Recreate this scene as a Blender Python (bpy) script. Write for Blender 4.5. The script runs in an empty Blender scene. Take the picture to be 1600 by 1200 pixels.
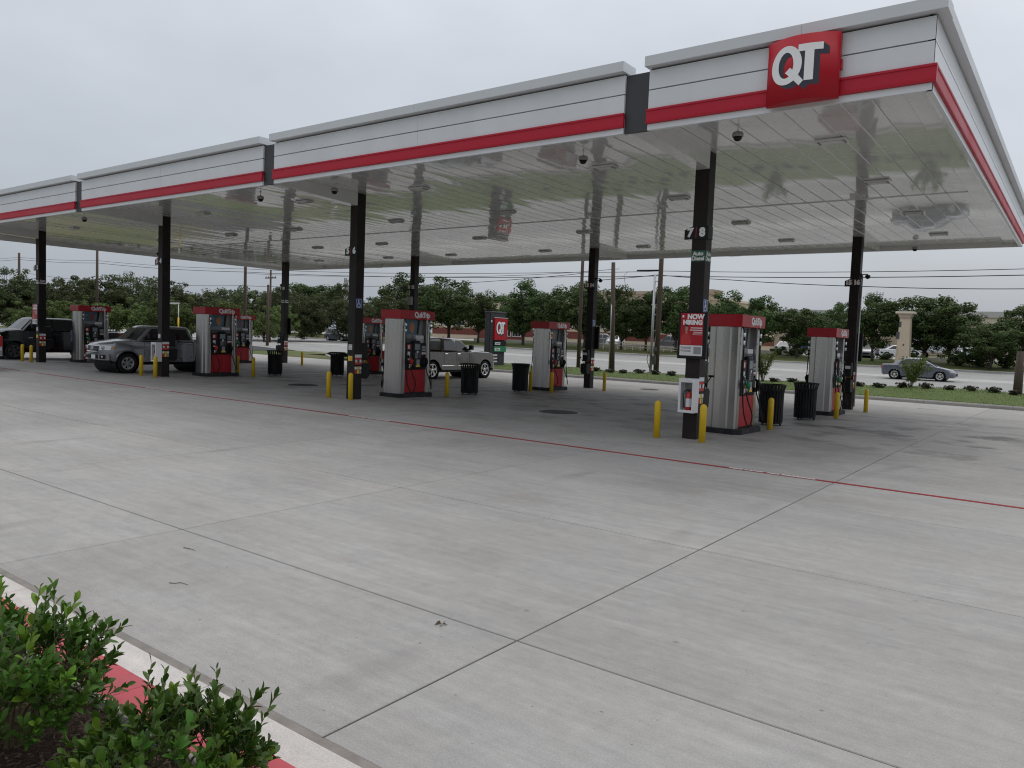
import bpy, bmesh, math, random
from mathutils import Vector, Matrix
from math import sin, cos, pi, radians
random.seed(7)
S = bpy.context.scene
COL = S.collection

# ------------------------------------------------------------------ camera
cam = bpy.data.objects.new('camera', bpy.data.cameras.new('camera'))
COL.objects.link(cam)
YAW, PITCH, ROLL = -.64, -.0631, .0376
fw = Vector((sin(YAW) * cos(PITCH), cos(YAW) * cos(PITCH), sin(PITCH)))
rt0 = Vector((cos(YAW), -sin(YAW), 0)); up0 = rt0.cross(fw)
rt = rt0 * cos(ROLL) + up0 * sin(ROLL); up = -rt0 * sin(ROLL) + up0 * cos(ROLL)
cm = Matrix((rt, up, -fw)).transposed().to_4x4(); cm.translation = (6.4685, -15.0308, 2.0)
cam.matrix_world = cm
cam.data.sensor_width = 36; cam.data.lens = 36 * 1198.74 / 1600
cam.data.clip_start = .05; cam.data.clip_end = 3000
S.camera = cam

# ------------------------------------------------------------------ sky, sun, exposure
SUN_EL, SUN_AZ = radians(58), radians(10)          # azimuth clockwise from +Y
W = bpy.data.worlds.new('World'); S.world = W; W.use_nodes = True
nt = W.node_tree; N = nt.nodes; L = nt.links
for n in list(N): N.remove(n)
def node(t, tree=None, **kw):
    n = (tree or nt).nodes.new(t)
    for k, v in kw.items(): setattr(n, k, v)
    return n
out = node('ShaderNodeOutputWorld')
sky = node('ShaderNodeTexSky', sky_type='NISHITA'); sky.sun_disc = False
sky.sun_elevation = SUN_EL; sky.sun_rotation = SUN_AZ; sky.dust_density = 4; sky.air_density = 1.5
bg1 = node('ShaderNodeBackground'); bg1.inputs['Strength'].default_value = .02
L.new(sky.outputs[0], bg1.inputs[0])
tc = node('ShaderNodeTexCoord'); sep = node('ShaderNodeSeparateXYZ'); L.new(tc.outputs['Generated'], sep.inputs[0])
rmp = node('ShaderNodeValToRGB')
e = rmp.color_ramp.elements
# overcast dome: three times as bright overhead as at the horizon
e[0].position = 0; e[0].color = (.355, .395, .46, 1)
e[1].position = 1; e[1].color = (1.06, 1.06, 1.07, 1)
e.new(.12).color = (.43, .467, .53, 1); e.new(.40).color = (.61, .638, .69, 1)
L.new(sep.outputs[2], rmp.inputs[0])
mp = node('ShaderNodeMapping'); mp.inputs['Scale'].default_value = (1, 1, 2.2); mp.inputs['Location'].default_value = (3.1, .4, .2)
L.new(tc.outputs['Generated'], mp.inputs[0])
nz = node('ShaderNodeTexNoise'); nz.inputs['Scale'].default_value = 1.5; nz.inputs['Detail'].default_value = 5; nz.inputs['Roughness'].default_value = .5
L.new(mp.outputs[0], nz.inputs[0])
nr = node('ShaderNodeMapRange'); nr.inputs[1].default_value = .3; nr.inputs[2].default_value = .7; nr.inputs[3].default_value = .80; nr.inputs[4].default_value = 1.16
L.new(nz.outputs[0], nr.inputs[0])
# the cloud deck is a little brighter round the hidden sun
dt = node('ShaderNodeVectorMath', operation='DOT_PRODUCT'); L.new(tc.outputs['Generated'], dt.inputs[0])
dt.inputs[1].default_value = (sin(SUN_AZ) * cos(SUN_EL), cos(SUN_AZ) * cos(SUN_EL), sin(SUN_EL))
dr = node('ShaderNodeMapRange'); dr.inputs[1].default_value = -.2; dr.inputs[2].default_value = 1; dr.inputs[3].default_value = .80; dr.inputs[4].default_value = 1.16; L.new(dt.outputs['Value'], dr.inputs[0])
mm = node('ShaderNodeMath', operation='MULTIPLY'); L.new(nr.outputs[0], mm.inputs[0]); L.new(dr.outputs[0], mm.inputs[1])
mul = node('ShaderNodeVectorMath', operation='SCALE'); L.new(rmp.outputs[0], mul.inputs[0]); L.new(mm.outputs[0], mul.inputs['Scale'])
bg2 = node('ShaderNodeBackground'); bg2.inputs['Strength'].default_value = 1.0; L.new(mul.outputs[0], bg2.inputs[0])
add = node('ShaderNodeAddShader'); L.new(bg1.outputs[0], add.inputs[0]); L.new(bg2.outputs[0], add.inputs[1]); L.new(add.outputs[0], out.inputs[0])
sun = bpy.data.objects.new('sun', bpy.data.lights.new('sun', 'SUN')); COL.objects.link(sun)
sun.data.energy = .55; sun.data.angle = radians(40); sun.data.color = (1, .97, .93)
sd = Vector((sin(SUN_AZ) * cos(SUN_EL), cos(SUN_AZ) * cos(SUN_EL), sin(SUN_EL)))
sun.rotation_euler = sd.to_track_quat('Z', 'Y').to_euler()
S.view_settings.view_transform = 'Standard'; S.view_settings.look = 'None'
S.view_settings.exposure = 0; S.view_settings.gamma = 1; S.view_settings.use_curve_mapping = False
S.cycles.use_denoising = True; S.cycles.filter_width = 1.15
S.cycles.max_bounces = 8; S.cycles.transparent_max_bounces = 8

# ------------------------------------------------------------------ materials
MATS = {}
def bsdf(name):
    m = bpy.data.materials.new(name); m.use_nodes = True
    MATS[name] = m
    return m, m.node_tree, m.node_tree.nodes['Principled BSDF']
def mat(name, col, rough=.5, metal=0, coat=0, var=.12, vs=3., bump=0, bs=40., obj=True, spec=.5, stretch=None, emit=0, dirt=0):
    """plain painted / metal surface: colour wanders a little, roughness too, optional fine bump and dirt blotches"""
    m, t, p = bsdf(name)
    tcn = node('ShaderNodeTexCoord', t); src = tcn.outputs['Object']
    if stretch:
        q = node('ShaderNodeMapping', t); q.inputs['Scale'].default_value = stretch; t.links.new(src, q.inputs[0]); src = q.outputs[0]
    n1 = node('ShaderNodeTexNoise', t); n1.inputs['Scale'].default_value = vs; n1.inputs['Detail'].default_value = 6; t.links.new(src, n1.inputs[0])
    r = node('ShaderNodeMapRange', t); r.inputs[1].default_value = .25; r.inputs[2].default_value = .75
    r.inputs[3].default_value = 1 - var; r.inputs[4].default_value = 1 + var; t.links.new(n1.outputs[0], r.inputs[0])
    s = node('ShaderNodeVectorMath', t, operation='SCALE'); s.inputs[0].default_value = col[:3]; t.links.new(r.outputs[0], s.inputs['Scale'])
    co = s.outputs[0]
    if dirt:
        n3 = node('ShaderNodeTexNoise', t); n3.inputs['Scale'].default_value = 2.3; n3.inputs['Detail'].default_value = 9; n3.inputs['Roughness'].default_value = .7
        t.links.new(tcn.outputs['Object'], n3.inputs[0])
        r3 = node('ShaderNodeMapRange', t); r3.inputs[1].default_value = .52; r3.inputs[2].default_value = .72; r3.inputs[4].default_value = dirt; t.links.new(n3.outputs[0], r3.inputs[0])
        mx = node('ShaderNodeMix', t, data_type='RGBA'); mx.inputs[7].default_value = (.16, .14, .12, 1)
        t.links.new(r3.outputs[0], mx.inputs[0]); t.links.new(co, mx.inputs[6]); co = mx.outputs[2]
    t.links.new(co, p.inputs['Base Color'])
    r2 = node('ShaderNodeMapRange', t); r2.inputs[1].default_value = .25; r2.inputs[2].default_value = .75
    r2.inputs[3].default_value = max(rough - .08, .02); r2.inputs[4].default_value = min(rough + .1, 1); t.links.new(n1.outputs[0], r2.inputs[0])
    t.links.new(r2.outputs[0], p.inputs['Roughness'])
    p.inputs['Metallic'].default_value = metal; p.inputs['Specular IOR Level'].default_value = spec
    p.inputs['Coat Weight'].default_value = coat; p.inputs['Coat Roughness'].default_value = .06
    if emit:
        p.inputs['Emission Color'].default_value = (*col[:3], 1); p.inputs['Emission Strength'].default_value = emit
    if bump:
        n2 = node('ShaderNodeTexNoise', t); n2.inputs['Scale'].default_value = bs; n2.inputs['Detail'].default_value = 4; t.links.new(src, n2.inputs[0])
        b = node('ShaderNodeBump', t); b.inputs['Strength'].default_value = bump; b.inputs['Distance'].default_value = .01
        t.links.new(n2.outputs[0], b.inputs['Height']); t.links.new(b.outputs[0], p.inputs['Normal'])
    return m

def math_node(t, op, a, b=None, clamp=False):
    n = node('ShaderNodeMath', t, operation=op); n.use_clamp = clamp
    for i, v in enumerate((a, b)):
        if v is None: continue
        if isinstance(v, (int, float)): n.inputs[i].default_value = v
        else: t.links.new(v, n.inputs[i])
    return n.outputs[0]
def noise(t, vec, scale, detail=5, rough=.55, lo=.3, hi=.7, a=0., b=1., stretch=None, loc=None):
    if stretch or loc:
        q = node('ShaderNodeMapping', t); q.inputs['Scale'].default_value = stretch or (1, 1, 1); q.inputs['Location'].default_value = loc or (0, 0, 0)
        t.links.new(vec, q.inputs[0]); vec = q.outputs[0]
    n = node('ShaderNodeTexNoise', t); n.inputs['Scale'].default_value = scale; n.inputs['Detail'].default_value = detail; n.inputs['Roughness'].default_value = rough
    t.links.new(vec, n.inputs[0])
    r = node('ShaderNodeMapRange', t); r.inputs[1].default_value = lo; r.inputs[2].default_value = hi; r.inputs[3].default_value = a; r.inputs[4].default_value = b
    t.links.new(n.outputs[0], r.inputs[0])
    return r.outputs[0]
def mixc(t, fac, a, b):
    mx = node('ShaderNodeMix', t, data_type='RGBA')
    for i, v in ((0, fac), (6, a), (7, b)):
        if isinstance(v, (int, float)): mx.inputs[i].default_value = v
        elif isinstance(v, tuple): mx.inputs[i].default_value = (*v, 1)
        else: t.links.new(v, mx.inputs[i])
    return mx.outputs[2]

def concrete(name, base, stains=True, slab=True):
    m, t, p = bsdf(name)
    g = node('ShaderNodeNewGeometry', t); P = g.outputs['Position']
    v = noise(t, P, .35, 5, .55, .3, .7, .90, 1.09)
    v = math_node(t, 'MULTIPLY', v, noise(t, P, 1.0, 6, .65, .3, .7, .90, 1.09, stretch=(.35, 2.2, 1)))
    v = math_node(t, 'MULTIPLY', v, noise(t, P, 5.0, 7, .72, .32, .68, .90, 1.07, stretch=(.22, 2.4, 1)))     # broom / traffic streaks along the drive
    v = math_node(t, 'MULTIPLY', v, noise(t, P, 7, 7, .75, .3, .7, .90, 1.09))
    v = math_node(t, 'MULTIPLY', v, noise(t, P, 95, 3, .7, .25, .75, .80, 1.18))
    v = math_node(t, 'MULTIPLY', v, noise(t, P, 330, 2, .6, .3, .7, .86, 1.12))
    if slab:
        oi = node('ShaderNodeObjectInfo', t)
        r = node('ShaderNodeMapRange', t); r.inputs[3].default_value = .955; r.inputs[4].default_value = 1.05; t.links.new(oi.outputs['Random'], r.inputs[0])
        v = math_node(t, 'MULTIPLY', v, r.outputs[0])
    tint = mixc(t, noise(t, P, .8, 5, .6), (base[0], base[1], base[2]), (base[0] * 1.01, base[1] * .995, base[2] * .97))
    s = node('ShaderNodeVectorMath', t, operation='SCALE'); t.links.new(tint, s.inputs[0]); t.links.new(v, s.inputs['Scale'])
    co = s.outputs[0]
    rgh = None
    if stains:
        sp = node('ShaderNodeSeparateXYZ', t); t.links.new(P, sp.inputs[0])
        # drips and tyre grime lie thick where cars stop at the pumps (two lanes of islands), thin elsewhere; the lane tone also paints in canopy shade
        y0 = math_node(t, 'SUBTRACT', 1., math_node(t, 'MULTIPLY', math_node(t, 'ABSOLUTE', math_node(t, 'SUBTRACT', sp.outputs[1], 6.)), .115), True)
        lane = math_node(t, 'MULTIPLY', y0, noise(t, P, .5, 6, .62, .36, .62))
        co = mixc(t, math_node(t, 'MULTIPLY', lane, .58), co, (.12, .110, .098))
        blot = math_node(t, 'MULTIPLY', y0, noise(t, P, .8, 7, .62, .50, .62, loc=(4.2, 1.3, 0)))
        co = mixc(t, math_node(t, 'MULTIPLY', blot, .75), co, (.045, .04, .036))
        faint = noise(t, P, .28, 7, .66, .56, .72, loc=(7.7, 3.1, 0))
        co = mixc(t, math_node(t, 'MULTIPLY', faint, .42), co, (.20, .18, .155))
        # thin curved tyre scuffs
        wv = node('ShaderNodeTexWave', t); wv.inputs['Scale'].default_value = .12; wv.inputs['Distortion'].default_value = 5; wv.inputs['Detail'].default_value = 2; wv.inputs['Detail Scale'].default_value = .35
        t.links.new(P, wv.inputs[0])
        rr = node('ShaderNodeMapRange', t); rr.inputs[1].default_value = .965; rr.inputs[2].default_value = 1.; t.links.new(wv.outputs[1], rr.inputs[0])
        co = mixc(t, math_node(t, 'MULTIPLY', math_node(t, 'MULTIPLY', rr.outputs[0], noise(t, P, .7, 3, .5, .5, .7)), .3), co, (.12, .115, .11))
        # chewing-gum and oil spots, a few centimetres each
        for sc, rad, kk in ((2.2, .04, .6), (.9, .028, .45), (5., .05, .5)):
            vo = node('ShaderNodeTexVoronoi', t, voronoi_dimensions='2D'); vo.inputs['Scale'].default_value = sc
            q = node('ShaderNodeMapping', t); q.inputs['Scale'].default_value = (1, 1.25, 0); t.links.new(P, q.inputs[0]); t.links.new(q.outputs[0], vo.inputs[0])
            sc3 = node('ShaderNodeSeparateXYZ', t); t.links.new(vo.outputs['Color'], sc3.inputs[0])
            rad_n = math_node(t, 'MULTIPLY', math_node(t, 'SUBTRACT', sc3.outputs[0], .70, True), rad * 3.3)
            hit = math_node(t, 'MULTIPLY', math_node(t, 'SUBTRACT', rad_n, vo.outputs['Distance'], True), 60., True)
            co = mixc(t, math_node(t, 'MULTIPLY', hit, kk), co, (.075, .07, .065))
        rgh = math_node(t, 'SUBTRACT', .78, math_node(t, 'MULTIPLY', lane, .30))
    t.links.new(co, p.inputs['Base Color'])
    if rgh is not None: t.links.new(rgh, p.inputs['Roughness'])
    else: p.inputs['Roughness'].default_value = .8
    p.inputs['Specular IOR Level'].default_value = .4
    n2 = node('ShaderNodeTexNoise', t); n2.inputs['Scale'].default_value = 120; n2.inputs['Detail'].default_value = 5; t.links.new(P, n2.inputs[0])
    b = node('ShaderNodeBump', t); b.inputs['Strength'].default_value = .25; b.inputs['Distance'].default_value = .004
    t.links.new(n2.outputs[0], b.inputs['Height']); t.links.new(b.outputs[0], p.inputs['Normal'])
    return m

def ground_mat(name, c1, c2, sc, rough=.95, bump=.6, c3=None, big=.05):
    m, t, p = bsdf(name)
    g = node('ShaderNodeNewGeometry', t); P = g.outputs['Position']
    co = mixc(t, noise(t, P, sc, 8, .7), c1, c2)
    if c3: co = mixc(t, noise(t, P, big, 6, .6, .42, .62), co, c3)
    t.links.new(co, p.inputs['Base Color']); p.inputs['Roughness'].default_value = rough; p.inputs['Specular IOR Level'].default_value = .2
    n2 = node('ShaderNodeTexNoise', t); n2.inputs['Scale'].default_value = sc * 3; n2.inputs['Detail'].default_value = 6; t.links.new(P, n2.inputs[0])
    b = node('ShaderNodeBump', t); b.inputs['Strength'].default_value = bump; b.inputs['Distance'].default_value = .05
    t.links.new(n2.outputs[0], b.inputs['Height']); t.links.new(b.outputs[0], p.inputs['Normal'])
    return m

def leaf_mat(name, dark, light, rough=.6, trans=.22, spec=.14, sc=.6):
    m, t, p = bsdf(name)
    g = node('ShaderNodeNewGeometry', t); oi = node('ShaderNodeObjectInfo', t)
    v = noise(t, g.outputs['Position'], sc, 4, .6, .3, .7)
    w = math_node(t, 'MULTIPLY', math_node(t, 'ADD', v, g.outputs['Random Per Island']), .5)
    co = mixc(t, w, dark, light)
    hs = node('ShaderNodeHueSaturation', t)
    r = node('ShaderNodeMapRange', t); r.inputs[3].default_value = .8; r.inputs[4].default_value = 1.22; t.links.new(oi.outputs['Random'], r.inputs[0])
    r2 = node('ShaderNodeMapRange', t); r2.inputs[3].default_value = .485; r2.inputs[4].default_value = .515; t.links.new(oi.outputs['Random'], r2.inputs[0])
    t.links.new(r.outputs[0], hs.inputs['Value']); t.links.new(r2.outputs[0], hs.inputs['Hue']); t.links.new(co, hs.inputs['Color'])
    t.links.new(hs.outputs[0], p.inputs['Base Color']); p.inputs['Roughness'].default_value = rough; p.inputs['Specular IOR Level'].default_value = spec
    tr = node('ShaderNodeBsdfTranslucent', t); t.links.new(hs.outputs[0], tr.inputs[0])
    mx = node('ShaderNodeMixShader', t); mx.inputs[0].default_value = trans
    o = t.nodes['Material Output']; t.links.new(p.outputs[0], mx.inputs[1]); t.links.new(tr.outputs[0], mx.inputs[2]); t.links.new(mx.outputs[0], o.inputs[0])
    return m

M_conc = concrete('forecourt_concrete', (.356, .349, .339))
M_gut = concrete('gutter_concrete', (.56, .54, .52), stains=False)
M_curb = concrete('curb_concrete', (.40, .39, .37), stains=False, slab=False)
M_joint = mat('joint_filler', (.085, .08, .074), .9, var=.45, vs=3)
M_seal = mat('sealant', (.22, .20, .18), .8, var=.25, vs=8, bump=.4)
M_redpaint = mat('red_kerb_paint', (.48, .075, .095), .6, var=.16, bump=.2, dirt=.32)
M_redline = mat('red_line_paint', (.27, .014, .02), .7, var=.25, vs=9, dirt=.25, spec=.25)
M_whitemark = mat('white_marking', (.75, .75, .73), .7, var=.15)
M_road = concrete('road_concrete', (.30, .30, .295), stains=False, slab=False)
M_lane = mat('lane_paint', (.78, .78, .76), .6, var=.2)
M_asph = ground_mat('asphalt', (.05, .05, .052), (.075, .075, .075), 6, .85, .3)
M_grass = ground_mat('grass_soil', (.08, .115, .036), (.12, .155, .055), 2.2, 1, .9)
M_field = ground_mat('field_grass', (.07, .10, .03), (.12, .15, .05), 1.2, 1, .9, c3=(.16, .145, .08))
M_verge = ground_mat('verge_grass', (.06, .095, .022), (.10, .13, .035), 1.5, 1, .9, c3=(.13, .125, .05))
M_blade = leaf_mat('grass_blades', (.085, .125, .038), (.135, .18, .062), .6, .3, .2)
M_lot = concrete('parking_concrete', (.42, .415, .40), stains=False, slab=False)
M_soffit = mat('soffit_white_gloss', (.655, .655, .66), .26, coat=.92, var=.03, vs=.8, spec=.4)
MATS['soffit_white_gloss'].node_tree.nodes['Principled BSDF'].inputs['Coat Roughness'].default_value = .03
M_white = mat('fascia_white', (.70, .725, .755), .4, coat=.2, var=.05, vs=.9, stretch=(1.6, 1.6, .25))
M_coping = mat('coping_metal', (.62, .645, .67), .4, var=.04, vs=.7)
M_red = mat('fascia_red', (.47, .016, .038), .45, coat=.0, var=.04, vs=.8, spec=.3)
M_signred = mat('sign_red', (.44, .008, .02), .42, coat=.0, var=.03, spec=.3)
M_gap = mat('gap_charcoal', (.045, .046, .05), .5)
M_shadowgap = mat('backing_black', (.012, .012, .014), .8, spec=.2)  # near-black behind gaps; on the fascia it paints the coping's shade
M_brown = mat('column_bronze', (.017, .0125, .011), .5, var=.12, vs=1.5, dirt=.08, spec=.28)
M_black = mat('black_plastic', (.007, .007, .008), .45, var=.2, spec=.3)
M_blackm = mat('black_metal', (.006, .006, .007), .5, var=.2, spec=.3)
M_rubber = mat('rubber', (.010, .010, .010), .7, var=.2, spec=.3)
M_plinth = mat('plinth_black', (.017, .017, .021), .6, dirt=.25, bump=.2, spec=.3)
M_steel = mat('stainless', (.47, .46, .447), .27, metal=1, var=.02, vs=.8, stretch=(1.2, 1.2, .5))
M_chrome = mat('chrome', (.75, .75, .75), .12, metal=1, var=.03)
M_alum = mat('galvanised', (.48, .49, .5), .45, metal=.8, var=.1)
M_dispred = mat('dispenser_red', (.42, .007, .016), .4, coat=.1, var=.05, spec=.35)
M_yellow = mat('bollard_yellow', (.70, .46, .012), .45, var=.08, dirt=.22)
M_letter = mat('letter_white', (.86, .86, .86), .4, var=.02)
M_paper = mat('paper_white', (.72, .72, .73), .6, var=.04)
M_navy = mat('sign_shadow', (.035, .035, .055), .4)
M_blue = mat('access_blue', (.02, .07, .28), .4)
M_adblue = mat('advert_blue', (.06, .16, .24), .35, var=.35, vs=4)
M_adorange = mat('advert_orange', (.50, .20, .05), .4, var=.2)
M_adred = mat('advert_red', (.30, .05, .04), .4, var=.2)
M_dgreen = mat('diesel_green', (.015, .11, .055), .4)
M_grn = mat('nozzle_green', (.01, .20, .08), .4)
M_nred = mat('nozzle_red', (.55, .02, .02), .4)
M_lcd = mat('display_glass', (.20, .24, .26), .15, var=.1)
M_grey = mat('grey_panel', (.28, .28, .285), .45, var=.08)
M_dkgrey = mat('dark_grey', (.07, .07, .075), .5)
M_glass = mat('car_glass', (.012, .015, .016), .04, var=.05, spec=.8)
M_headl = mat('headlamp', (.65, .66, .68), .1, coat=1, var=.2, vs=20)
M_tail = mat('tail_lamp', (.35, .008, .01), .15, coat=1)
M_amber = mat('amber_lens', (.6, .22, .02), .2, coat=1)
M_silver = mat('silver_paint', (.19, .195, .21), .3, metal=.55, coat=1, var=.03)
M_truckgrey = mat('taupe_paint', (.13, .115, .10), .3, metal=.5, coat=1, var=.03)
M_blackpaint = mat('black_paint', (.004, .004, .006), .25, coat=.5, var=.03, spec=.3)
M_bluegrey = mat('bluegrey_paint', (.11, .12, .15), .3, metal=.5, coat=1, var=.03)
M_whitecar = mat('white_paint', (.62, .64, .66), .3, coat=1, var=.03)
M_bluecar = mat('blue_paint', (.05, .14, .36), .3, coat=1, var=.03)
M_bark = mat('bark', (.075, .062, .05), .95, var=.3, vs=9, bump=.8, bs=25, stretch=(1, 1, .25))
M_polewood = mat('pole_wood', (.085, .062, .048), .9, var=.25, vs=6, bump=.5, stretch=(3, 3, .2))
M_leaf = leaf_mat('oak_leaves', (.034, .060, .022), (.118, .168, .058))
M_leaf2 = leaf_mat('wild_leaves', (.045, .066, .026), (.13, .155, .07))
M_leaf3 = leaf_mat('brush_leaves', (.075, .12, .035), (.165, .21, .075))
M_shrub = leaf_mat('shrub_leaves', (.022, .032, .014), (.05, .06, .024))
M_crape = leaf_mat('crape_leaves', (.075, .12, .03), (.17, .22, .06), sc=5)
M_holly = leaf_mat('glossy_leaves', (.020, .068, .010), (.098, .205, .028), .38, .16, .28, sc=9)
M_hollyl = leaf_mat('young_leaves', (.10, .22, .02), (.19, .33, .04), .4, .25, .28, sc=7)
M_twig = mat('twig', (.12, .11, .05), .8, var=.2)
M_berry = mat('green_berry', (.16, .19, .05), .5)
M_mulch = ground_mat('mulch', (.05, .032, .022), (.11, .075, .055), 30, 1, 1)
M_chip = leaf_mat('mulch_chips', (.04, .028, .022), (.15, .115, .09), .9, 0, .1, sc=20)
M_brickdk = mat('dark_brick', (.055, .055, .06), .85, var=.3, vs=14)
M_brick = mat('red_brick', (.17, .05, .036), .9, var=.2, vs=2)
M_cream = mat('cream_stucco', (.60, .50, .37), .9, var=.06, vs=.5)
M_creamlt = mat('cream_trim', (.66, .60, .48), .85, var=.05)
M_roofgrey = mat('pale_cladding', (.50, .50, .49), .8, var=.05)
M_tan = mat('tan_wall', (.45, .36, .28), .9, var=.08)
M_skin = mat('skin', (.42, .24, .17), .55)
M_denim = mat('denim_shirt', (.10, .13, .20), .9, var=.15)
M_trous = mat('dark_trousers', (.02, .02, .025), .9)
M_hair = mat('dark_hair', (.015, .012, .01), .7)
M_extred = mat('extinguisher_red', (.5, .015, .015), .25, coat=.5)
M_clear = mat('cabinet_window', (.30, .31, .32), .1, var=.1)
M_orange = mat('orange_print', (.75, .28, .03), .5)
M_yelprint = mat('yellow_print', (.75, .55, .05), .5)
M_iron = mat('cast_iron', (.05, .05, .05), .6, bump=.5, bs=60)

# ------------------------------------------------------------------ mesh building
class B:
    """collects shapes with per-face materials; build() links ONE mesh object"""
    def __init__(s): s.bm = bmesh.new(); s.m = []; s.cur = 0
    def use(s, m):
        if m not in s.m: s.m.append(m)
        s.cur = s.m.index(m); return s
    def _f(s, vs, smooth=False):
        try: f = s.bm.faces.new(vs)
        except ValueError: return None
        f.material_index = s.cur; f.smooth = smooth; return f
    def v(s, *p): return s.bm.verts.new(p)
    def poly(s, pts, smooth=False): return s._f([s.bm.verts.new(p) for p in pts], smooth)
    def box(s, x0, x1, y0, y1, z0, z1, bev=0, seg=2):
        vs = [s.bm.verts.new(p) for p in ((x0, y0, z0), (x1, y0, z0), (x1, y1, z0), (x0, y1, z0), (x0, y0, z1), (x1, y0, z1), (x1, y1, z1), (x0, y1, z1))]
        fs = [s._f([vs[i] for i in q]) for q in ((3, 2, 1, 0), (4, 5, 6, 7), (0, 1, 5, 4), (1, 2, 6, 5), (2, 3, 7, 6), (3, 0, 4, 7))]
        if bev:
            es = list({e for f in fs for e in f.edges})
            bmesh.ops.bevel(s.bm, geom=es, offset=bev, segments=seg, profile=.5, affect='EDGES', material=s.cur)
        return s
    def prism(s, pts, axis, a, b, bev=0, smooth=False):
        """polygon pts (2-D, CCW) extruded along axis from a to b"""
        def P(u, w, t): return (t, u, w) if axis == 'x' else (u, t, w) if axis == 'y' else (u, w, t)
        A = [s.bm.verts.new(P(u, w, a)) for u, w in pts]; C = [s.bm.verts.new(P(u, w, b)) for u, w in pts]
        fs = [s._f(A[::-1]), s._f(C)]
        n = len(pts)
        for i in range(n): fs.append(s._f([A[i], A[(i + 1) % n], C[(i + 1) % n], C[i]], smooth))
        if bev:
            es = list({e for f in fs[:2] if f for e in f.edges})
            bmesh.ops.bevel(s.bm, geom=es, offset=bev, segments=2, affect='EDGES', material=s.cur)
        return s
    def tube(s, path, r, n=8, cap=True, closed=False):
        path = [Vector(p) for p in path]; rings = []
        rs = r if isinstance(r, (list, tuple)) else [r] * len(path)
        prev = None
        for i, p in enumerate(path):
            d = (path[min(i + 1, len(path) - 1)] - path[max(i - 1, 0)]).normalized()
            if prev is None:
                a = d.cross(Vector((0, 0, 1)));
                if a.length < .05: a = d.cross(Vector((0, 1, 0)))
                a.normalize()
            else:
                a = (prev - d * prev.dot(d)).normalized()
            prev = a; b = d.cross(a)
            rings.append([s.bm.verts.new(p + (a * cos(2 * pi * k / n) + b * sin(2 * pi * k / n)) * rs[i]) for k in range(n)])
        for A, C in zip(rings, rings[1:]):
            for k in range(n): s._f([A[k], A[(k + 1) % n], C[(k + 1) % n], C[k]], True)
        if cap: s._f(rings[0][::-1]); s._f(rings[-1])
        return s
    def lathe(s, prof, c=(0, 0, 0), axis='z', n=16, smooth=True, caps=True):
        rings = []
        for r, h in prof:
            ring = []
            for k in range(n):
                a = 2 * pi * k / n; u, w = r * cos(a), r * sin(a)
                p = (u, w, h) if axis == 'z' else (u, h, w) if axis == 'y' else (h, u, w)
                ring.append(s.bm.verts.new((p[0] + c[0], p[1] + c[1], p[2] + c[2])))
            rings.append(ring)
        for A, C in zip(rings, rings[1:]):
            for k in range(n): s._f([A[k], A[(k + 1) % n], C[(k + 1) % n], C[k]], smooth)
        if caps: s._f(rings[0][::-1]); s._f(rings[-1])
        return s
    def ball(s, c, r, n=10, sz=1):
        return s.lathe([(max(r * sin(pi * i / n), 1e-4), -r * cos(pi * i / n) * sz) for i in range(n + 1)], c, 'z', n + 2, caps=False)
    def mesh_in(s, me, mtx):
        """merge another mesh (text) in"""
        vs = [s.bm.verts.new(mtx @ v.co) for v in me.vertices]
        for p in me.polygons: s._f([vs[i] for i in p.vertices])
        return s
    def mesh(s, name, sharp=35):
        bmesh.ops.recalc_face_normals(s.bm, faces=s.bm.faces[:])
        me = bpy.data.meshes.new(name); s.bm.to_mesh(me); s.bm.free()
        for m in s.m: me.materials.append(m)
        return me
    def build(s, name, m=None, parent=None, loc=None, **props):
        if m and not s.m: s.m = [m]
        me = s.mesh(name)
        return link(name, me, parent, loc, **props)
def link(name, me, parent=None, loc=None, **props):
    o = bpy.data.objects.new(name, me); COL.objects.link(o)
    if parent: o.parent = parent
    if loc is not None: o.location = loc
    for k, v in props.items(): o[k] = v
    return o
def tag(o, label, cat, group=None):
    o['label'] = label; o['category'] = cat
    if group: o['group'] = group
    return o
def thing(name, label, cat, loc=(0, 0, 0), rz=0, group=None):
    o = bpy.data.objects.new(name, None); COL.objects.link(o); o.empty_display_size = .2
    o.location = loc; o.rotation_euler = (0, 0, rz)
    return tag(o, label, cat, group)
KIDS = {}
def kids(o): return [c for c in bpy.data.objects if c.parent == o]
def dup(src, loc, rz=0, label=None, group=None, scale=None):
    def cp(o, par):
        c = o.copy(); COL.objects.link(c)
        if par: c.parent = par
        for k in o.children: cp(k, c)
        return c
    c = cp(src, None); c.location = loc; c.rotation_euler = (0, 0, rz)
    if scale: c.scale = scale
    if label: c['label'] = label
    if group: c['group'] = group
    return c
def text_mesh(s, size, bold=.0, extrude=0, space=1., align='CENTER'):
    cu = bpy.data.curves.new('txt', 'FONT'); cu.body = s; cu.size = size; cu.offset = bold; cu.extrude = extrude
    cu.space_character = space; cu.align_x = align; cu.align_y = 'CENTER'; cu.resolution_u = 3
    o = bpy.data.objects.new('txt', cu); COL.objects.link(o)
    dg = bpy.context.evaluated_depsgraph_get(); dg.update()
    me = bpy.data.meshes.new_from_object(o.evaluated_get(dg))
    bpy.data.objects.remove(o); bpy.data.curves.remove(cu)
    return me
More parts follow.
